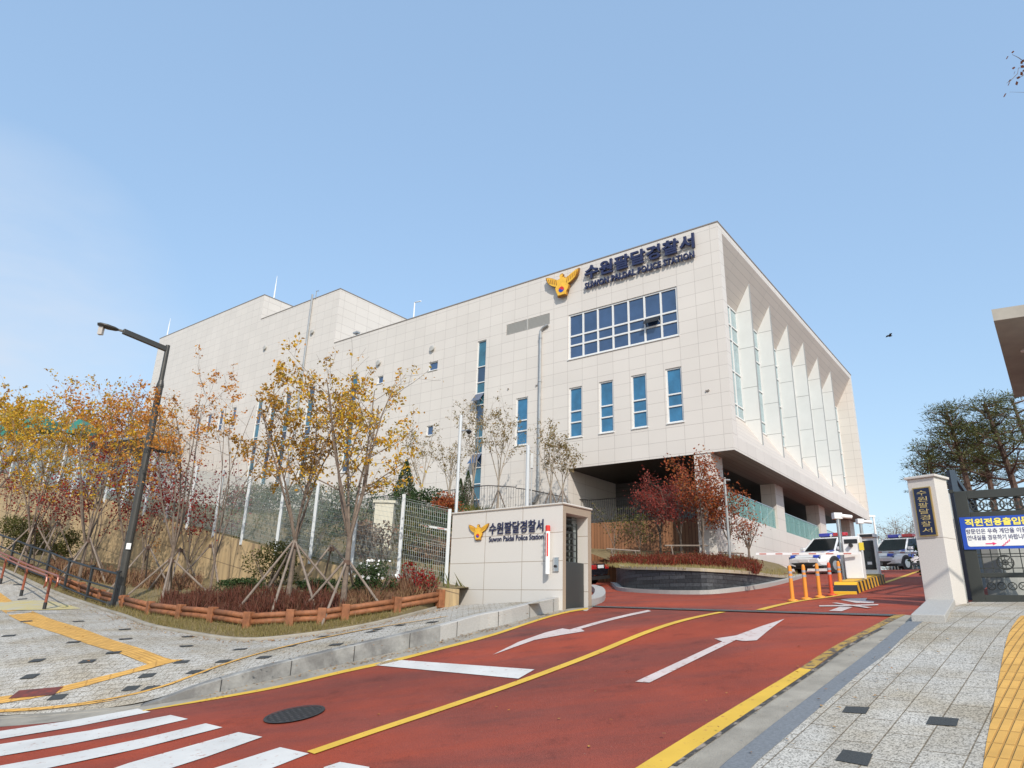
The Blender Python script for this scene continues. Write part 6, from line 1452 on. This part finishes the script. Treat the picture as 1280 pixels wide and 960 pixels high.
# cream gate pier, barrier arm and dark car park strip seen through the fence
p = G(478, 682, Ef, 14, 60); e = empty('cream_pier', p, 0, 'cream painted pier seen through the mesh fence', 'pier'); hh_ = hgt(p, 630)
b = MB(); b.box(-.30, .30, -.25, .25, -.3, hh_); b.build('shaft', mat('cream_paint', (.62, .58, .45), .7), e, bevel=.02); b = MB(); b.box(-.36, .36, -.3, .3, hh_, hh_+.08); b.build('cap', mat('cream_paint', (.6, .6, .5)), e)
arm('boom_barrier', at(484, 650, 23.0), at(560, 662, 22.0), 'red and white barrier arm seen through the mesh fence', 4)
b = MB()
a_, c_ = G(455, 668, Ef, 14, 60), G(562, 664, Ef, 14, 60)
# young trees on the plaza ----------------------------------------------
PT = [(590, 640, 515, 'slim half-bare tree left of the tall narrow window on the plaza', 101, 700), (622, 640, 515, 'half-bare young tree behind the left part of the sign wall', 102, 1100), (688, 640, 540, 'half-bare young tree near the downpipe above the sign wall', 103, 900), (703, 640, 555, 'half-bare young tree next to the corner of the passage', 104, 900), (560, 640, 560, 'sparse tree behind the slim camera pole', 105, 600), (525, 640, 545, 'sparse tree on the plaza above the small conifer', 106, 700)]
PTL = ['small tripod left of the tall narrow window on the plaza', 'small tripod above the emblem end of the sign wall on the plaza', 'small tripod right of the downpipe foot on the plaza', 'small tripod nearest the passage corner on the plaza', 'small tripod behind the slim camera pole', 'small tripod above the pointed conifer behind the fence']
for u, v, tv_, lab, sd_, n in PT:
    p = np.array([*Hp(u, v, PZ)[:2], PZ]); tree('young_tree', p, hgt(p, tv_), .6, lab, lf_sparse, seed=sd_, stems=4, fork=.3, rt_=.05, nleaf=n, ls=.10, vase=.35, zmin=.4, bare=.3, group='young half-bare trees on the plaza', bark=mat('pale_bark', (.33, .28, .22), .85, 0, .2, 10))
    e = empty('tree_support', p, 0, PTL[sd_-101], 'tree support')
    for q_ in range(3):
        a = q_*2.1+.4; b = MB(); b.tube([(.5*math.cos(a), .5*math.sin(a), 0), (0, 0, 1.1)], .03, 5); b.build('pole', m_pole, e)
# island trees and red shrubs ------------------------------------------------
isf = Is
lf_darkmaple = leafmat('leaves_dusky_red', [(.22, .035, .03), (.30, .06, .04), (.15, .025, .025)])
IT = [(826, 690, 600, lf_darkmaple, 111, 'dusky red maple with wide crown in front of the wood-clad wall', 1900, .08, .55), (880, 700, 583, lf_maple, 112, 'tallest russet maple in front of the corner column', 3000, .09, .42), (913, 698, 612, lf_maple, 113, 'smaller russet maple right of the corner column', 1400, .085, .4), (937, 700, 645, lf_maple, 114, 'nearly bare small tree at the right end of the slate island', 420, .08, .55), (852, 695, 596, lf_darkmaple, 115, 'deep red maple between the widest and the tallest maple', 1700, .085, .5)]
for u, v, tv_, lf, sd_, lab, n, ls, vz in IT:
    p = G(u, v, isf, 14, 60); tree('maple_tree', p, hgt(p, tv_)*.95, .8, lab, lf, seed=sd_, stems=5, fork=.25, rt_=.05, nleaf=n, ls=ls*1.25, vase=vz, zmin=.42 if n > 500 else .3, bare=.1, sig=.2, group='russet maples on the slate island')
for u, v, tv_, sd_, lab in ((768, 692, 640, 121, 'small olive tree at the left end of the wood-clad wall'), (800, 694, 648, 122, 'small olive tree second from the left before the wood-clad wall')):
    p = G(u, v, isf, 14, 60); tree('olive_tree', p, hgt(p, tv_)*1.1, .8, lab, lf_green, seed=sd_, stems=4, fork=.15, rt_=.03, nleaf=420, ls=.09, vase=.6, zmin=.1, bare=.2, sig=.15)
blade_hedge('red_hedge', [G(u, v, isf, 14, 60)[:2] for u, v in ((762, 706), (800, 706.5), (862, 708), (925, 713), (948, 716), (946, 707), (900, 700), (840, 698), (765, 699))], isf, .42, 3000, lf_hedge2, 'dark red shrub row planted along the top of the slate island', leaves=3, ls=.06, leafm=lf_hedge2, seed=131, w_=.02)
for i, (u0, v0, u1, v1) in enumerate(((758, 686, 800, 689), (831, 682, 885, 682), (898, 690, 930, 692))):
    p0 = G(u0, 700, isf, 14, 60); y = p0[1]; a_ = at(u0, v0, y); c_ = at(u1, v1, y); e = empty('support_rail', a_, 0, ['low timber rail propping the olive trees', 'low timber rail propping the red maples', 'short low timber rail propping the small bare tree'][i], 'tree support')
    b = MB(); b.tube([(0, 0, 0), tuple(c_-a_)], .035, 6); b.build('rail', m_pole, e)
    for t in (.15, .85): q_ = (c_-a_)*t; b = MB(); b.tube([tuple(q_), (q_[0]+.1, q_[1], isf(a_[0]+q_[0], a_[1]+q_[1])-a_[2]-.1)], .03, 6); b.build('leg', m_pole, e)
# pines behind the gate ------------------------------------------------------
def pine(base, H, label, seed, lean=(0, 0), R0=1.9, low=.4, nb=22, dens=1.0):
    r = Random(seed); e = empty('pine_tree', base, 0, label, 'pine tree', 'pine trees beyond the gate'); b = MB(); c = MB()
    tp = lambda t: Vector((lean[0]*t+.15*math.sin(t*5+seed), lean[1]*t+.12*math.cos(t*4+seed), H*t))
    b.tube([tp(i/8) for i in range(9)], [.16*(1-.8*i/8)+.02 for i in range(9)], 7, caps=False)
    for k in range(nb):
        t = low+(1-low)*(k+r.random()*.7)/nb; p = tp(t); a = k*2.4+r.uniform(-.5, .5); Lb = R0*(1.05-.62*((t-low)/(1-low)))*r.uniform(.6, 1.1)
        d = Vector((math.cos(a), math.sin(a), r.uniform(.05, .5))); q1 = p+d*Lb*.5+Vector((0, 0, -.05)); q2 = p+d*Lb+Vector((0, 0, .12))
        b.tube([p, q1, q2], [.045, .03, .012], 4, caps=False)
        for j in range(6):
            tt = r.uniform(.35, 1.05); cc = p+(q2-p)*tt+Vector((r.gauss(0, .28), r.gauss(0, .28), r.gauss(.08, .10)))
            b.tube([p+(q2-p)*max(.1, tt-.25), cc], [.015, .006], 3, caps=False)
            for m in range(int(44*dens)):
                v = rv3(r); v.z = v.z*.6+.15; s = v*r.uniform(.05, .36); q_ = cc+s; n_ = rv3(r)*.017; ln = v.normalized()*.13+rv3(r)*.04
                o = len(c.v); c.v += [tuple(q_-n_), tuple(q_+n_), tuple(q_+ln)]; c.f.append((o, o+1, o+2)); c.m.append(0)
    b.build('trunk', m_barkpine, e); c.build('crown', lf_pine, e); return e
def ground_at(u, y, z=None):
    d = at(u, 700, y); return np.array([d[0], y, R(d[0], y) if z is None else z])
PN = [(1194, 31, 562, 'lowest pine with wide spreading crown, just above the gate pillar', 141, (-.5, 0), 1.25, .6), (1246, 26, 514, 'pine with leaning bare trunk, leftmost of the tall group', 142, (-1.0, 0), 1.25, .62), (1262, 29, 528, 'slender pine behind the leaning pine', 143, (-.5, 0), 1.3, .55), (1292, 25.5, 506, 'tall pine at the right picture edge', 144, (-.6, 0), 1.7, .5), (1335, 28, 500, 'pine mostly beyond the right picture edge', 145, (-.8, 0), 2.2, .45), (1232, 33, 566, 'low pine crown behind the open gate leaf', 147, (-.3, 0), 1.8, .6)]
for u, y, tv_, lab, sd_, ln_, R0, low_ in PN:
    p = ground_at(u, y); best = min(np.arange(2, 16, .05), key=lambda h: abs(_pv(np.array([p[0]+ln_[0], p[1], p[2]+h]))-tv_)); pine(p, float(best), lab, sd_, ln_, R0, low_)
bush('green_shrub', ground_at(1225, 19), 2.2, 1.0, 1.5, lf_dkgreen, 3000, 'dark evergreen shrub behind the metal gate lattice', 150, .09)
bush('green_shrub', ground_at(1300, 20), 2.2, 1.0, 1.6, lf_dkgreen, 3000, 'evergreen shrub behind the right part of the metal gate', 151, .09)
# bare bushy trees, lamp posts and railings far right of the building ------------
for u, y, tv_, sd_, lab in ((1128, 60, 645, 152, 'leafless bushy tree behind the parked cars'), (1143, 64, 652, 153, 'leafless tree immediately left of the gate pillar'), (1118, 70, 668, 154, 'small leafless tree right of the third police car')):
    p = ground_at(u, y); tree('bare_tree', p, hgt(p, tv_), .9, lab, lf_dry, seed=sd_, stems=8, fork=.12, rt_=.10, nleaf=400, ls=.12, vase=.55, maxl=2, nch=(6, 8), bare=.3, group='leafless trees beyond the car park')
bush('green_shrub', ground_at(1137, 58), 1.6, 1.2, 2.6, lf_yel, 1500, 'olive yellow shrub left of the gate pillar', 155, .16)
for u, y, tv_, lab in ((1099, 52, 646, 'white lamp post standing right of the building corner'), (1146, 55, 672, 'thin white lamp post just left of the gate pillar')):
    p = ground_at(u, y); h_ = hgt(p, tv_); e = empty('lamp_post', p, 0, lab, 'lamp post'); b = MB(); b.tube([(0, 0, 0), (0, 0, h_)], .07, 8); b.build('pole', m_white, e); b = MB(); b.box(-.9, .1, -.1, .1, h_-.02, h_+.1); b.build('lamp_head', m_white, e)
rp_ = [ground_at(u, y) for u, y in ((1106, 44), (1125, 42), (1150, 40))]
bar_railing('steel_railing', rp_, 1.1, m_pipe, 'grey steel railing of the car park beyond the police cars', .4)
p = ground_at(1112, 62); e = empty('bicycle_shelter', p, 0, 'low grey shelter with a curved roof beyond the police cars', 'shelter')
b = MB(); b.prism([(-4, 2.1), (-3.6, 2.5), (0, 2.8), (3.6, 2.5), (4, 2.1), (4, 2.0), (0, 2.65), (-4, 2.0)], lambda p_, q_, d: (p_, d, q_), -1.2, 1.2); b.build('roof', mat('shelter_roof', (.22, .25, .28), .5), e)
for x in (-3.4, 0, 3.4): b = MB(); b.tube([(x, 0, 0), (x, 0, 2.4)], .06, 8); b.build('post', m_pipe, e)
# far autumn wood to the left, dark roofs and screen fence above the wall -------------
fl = [(12, 46, 520), (60, 50, 510), (105, 54, 500), (150, 52, 500), (-40, 44, 505), (178, 60, 512)]
for i, (u, y, tv_) in enumerate(fl):
    d = at(u, 600, y); p = np.array([d[0], y, d[2]-2.5]); tree('street_tree', p, hgt(p, tv_), .85, ['large golden tree high at the left, beyond the fence', 'orange-tinged tree beyond the fence, second of the far row', 'rust-coloured tree beyond the fence, third of the far row', 'rust-coloured tree beyond the fence nearest the building', 'golden tree at the extreme left of the far row', 'brown half-bare tree touching the building edge'][i], [lf_yel, lf_yel, lf_orange, lf_orange, lf_yel, lf_brown][i], seed=160+i, stems=6, fork=.2, rt_=.12, nleaf=2000, ls=.24, vase=.45, zmin=.25, bare=.1, sig=.4, group='autumn trees beyond the fence')
d0, d1_ = at(118, 556, 40), at(182, 548, 46)
e = empty('screen_fence', d0, 0, 'dark screen fence under a sloping roof line left of the building', 'fence'); b = MB(); v_ = d1_-d0; b.bar((0, 0, -1.4), tuple(v_-U3*1.4), .15, 3.0); b.build('dark_screen', mat('dark_screen', (.035, .035, .04), .8), e)
b = MB(); b.bar((0, 0, .15), tuple(v_+U3*.15), .3, .10); b.build('top_beam', m_pipe, e)
for i, (u, v, w_) in enumerate(((54, 532, .8), (104, 538, .5), (6, 545, .8))):
    p = at(u, v, 43); e = empty('tarpaulin', p, 0, ['bright green tarpaulin roof behind the golden trees', 'small green tarpaulin near the dark screen fence', 'teal tarpaulin at the left edge behind the yellow tree'][i], 'tarpaulin'); b = MB(); b.prism([(-w_, -.4), (w_, -.4), (w_*.8, .25), (0, .6), (-w_*.8, .2)], lambda p_, q_, d: (p_, d+q_*.3, q_), -.8, .8); b.build('cover', mat('green_tarp', (.02, .17, .13), .5), e)
# overhanging twig at the upper right: a tree standing outside the frame ------------
tw = at(1300, 90, 6.0); e = empty('overhanging_tree', (10.5, 6.3, R(10.5, 6.3)), 0, 'twigs with a few brown leaves reaching in at the upper right edge', 'tree'); o = np.array(e.location)
b = MB(); c = MB(); r = Random(5)
b.tube([(0, 0, -.1), (.1, .1, 3), (.0, .0, 6.2)], [.11, .09, .05], 8, caps=False)
def tw_(pts, yy, rad): 
    P3_ = [at(u, v, yy)-o for u, v in pts]; b.tube(P3_, [rad]*(len(P3_)-1)+[rad*.4], 4, caps=False)
n0 = at(1345, 95, 6.0)-o; b.tube([(.05, .05, 5.6), tuple(n0*.5+np.array([0, 0, 2.9])), tuple(n0)], [.05, .02, .006], 5, caps=False)
tw_([(1345, 95), (1290, 84), (1273, 72), (1265, 68)], 6.0, .004); tw_([(1290, 84), (1273, 85), (1272, 92), (1262, 102), (1258, 104)], 6.0, .003); tw_([(1345, 95), (1320, 112), (1300, 116), (1262, 115)], 6.0, .003); tw_([(1290, 84), (1278, 95), (1270, 98)], 6.0, .003)
for u, v, an, L_ in ((1266, 65, .2, .035), (1259, 72, .9, .05), (1277, 78, -1, .04), (1267, 85, .1, .04), (1278, 83, -.3, .05), (1268, 91, 1.1, .04), (1277, 92, -1.1, .05), (1273, 97, .1, .05), (1262, 101, .7, .045), (1261, 105, 1, .05), (1271, 104, -1.4, .05), (1256, 119, .9, .06), (1279, 76, -.5, .04), (1280, 88, .4, .05)):
    p = at(u, v, 6.0)-o; a_ = rt*math.cos(an)+up*math.sin(an); n_ = -rt*math.sin(an)+up*math.cos(an); k_ = np.array([0, .012, 0])
    c.add([p-a_*L_*.5, p-n_*L_*.17+k_, p+a_*L_*.1-n_*L_*.14+k_, p+a_*L_*.5, p+n_*L_*.17-k_], [(0, 1, 2, 3, 4)])
b.build('trunk', m_bark, e); c.build('leaves', leafmat('leaves_russet_twig', [(.35, .12, .05), (.22, .08, .04)], .4), e)
# bird
p = at(1112, 420, 40); e = empty('bird', p, 0, 'small dark bird flying in the sky right of the building', 'bird')
b = MB(); b.tube([(-.20, 0, .0), (-.1, 0, .02), (.02, 0, .0), (.12, 0, .02), (.18, 0, .03)], [.01, .05, .06, .035, .008], 8); b.build('body', m_dark, e)
for s in (-1, 1): b = MB(); b.add([(-.07, s*.03, .02), (.07, s*.03, .02), (.06, s*.2, .09), (-.04, s*.38, .05), (-.10, s*.2, .08)], [(0, 1, 2, 3, 4)]); b.build('wing', m_dark, e)
# fallen leaves and grass tufts --------------------------------------------------
r = Random(77); c = MB()
def litter(line, fn, off, n, sp, ls=.06):
    L_ = smooth_line([P(u, v, fn)[:2] for u, v in line], 3)
    for _ in range(n):
        i = r.randrange(len(L_)-1); t = r.random(); q_ = L_[i]+(L_[i+1]-L_[i])*t; x, y = q_[0]+r.gauss(0, sp), q_[1]+r.gauss(0, sp)
        a = r.random()*6.28; s = ls*r.uniform(.5, 1.3); z = fn(x, y)+off
        c.add([(x-s/2*math.cos(a), y-s/2*math.sin(a), z), (x-s*.28*math.sin(a), y+s*.28*math.cos(a), z+s*.25*r.random()), (x+s/2*math.cos(a), y+s/2*math.sin(a), z+.004), (x+s*.28*math.sin(a), y-s*.28*math.cos(a), z+s*.2*r.random())], [(0, 1, 2, 3)])
litter([(143, 770), (180, 784), (225, 793), (300, 803), (362, 799), (440, 788), (500, 775), (556, 762)], Lw, .012, 650, .16, .05)
litter([(100, 757), (143, 770), (180, 785)], Lw, .012, 200, .3, .05)
litter([(40, 790), (150, 800), (300, 830), (450, 800), (560, 770)], Lw, .014, 240, 1.0, .045)
litter([(430, 833), (490, 820), (550, 805), (600, 791), (640, 782), (700, 765)], R, .016, 420, .10, .045)
litter([(250, 875), (345, 852), (430, 834)], R, .016, 90, .10, .04)
litter([(560, 790), (640, 900), (900, 850), (1000, 780)], R, .014, 60, 2.0, .04)
litter([(930, 925), (1040, 852), (1120, 795)], lambda x, y: R(x, y)+.03, .02, 70, .45, .045)
tag(c.build('fallen_leaves', lf_litter), kind='stuff')
c = MB(); r = Random(78)
bp_ = [p[:2] for p in be_in]+[p[:2] for p in fbase]
n = 0
while n < 16000:
    i = r.randrange(len(be_in)-1); q_ = be_in[i]+(be_in[i+1]-be_in[i])*r.random(); nn_ = be_in[i+1]-be_in[i]; nn_ = np.array([-nn_[1], nn_[0]])/np.linalg.norm(nn_); q_ = q_+nn_*abs(r.gauss(0, .45) if r.random() < .6 else r.uniform(0, 3.2)); x, y = q_
    z = bedf(x, y); h_ = r.uniform(.05, .15); a = r.random()*6.28; n += 1
    c.add([(x-.006*math.cos(a), y-.006*math.sin(a), z-.01), (x+.006*math.cos(a), y+.006*math.sin(a), z-.01), (x+r.gauss(0, .04), y+r.gauss(0, .04), z+h_)], [(0, 1, 2)])
for i in range(9000):
    k = r.randrange(len(isp_)); u = r.random(); x, y = 0, 0
    q_ = np.array(offset_line(fr_s, .5)[r.randrange(len(fr_s)-1)])[:2]+np.array([r.gauss(0, .3), abs(r.gauss(0, .35))]); x, y = q_; z = isf(x, y)
    c.add([(x-.008, y, z-.01), (x+.008, y, z-.01), (x+r.gauss(0, .04), y+r.gauss(0, .04), z+r.uniform(.05, .16))], [(0, 1, 2)]) if i % 3 == 0 else None
tag(c.build('grass', lf_grass), kind='stuff')
c = MB()
xs_ = [p[0] for p in em_poly]; ys_ = [p[1] for p in em_poly]; n = 0
while n < 14000:
    x, y = r.uniform(min(xs_), max(xs_)), r.uniform(min(ys_), max(ys_))
    if not inside((x, y), em_poly): continue
    n += 1; z = Ef(x, y); s = r.uniform(.1, .35); a = r.random()*6.28
    c.add([(x-.03*math.cos(a), y-.03*math.sin(a), z-.02), (x+.03*math.cos(a), y+.03*math.sin(a), z-.02), (x+r.gauss(0, .1), y+r.gauss(0, .1), z+s)], [(0, 1, 2)])
tag(c.build('bank_ground_cover', lf_green), kind='stuff')
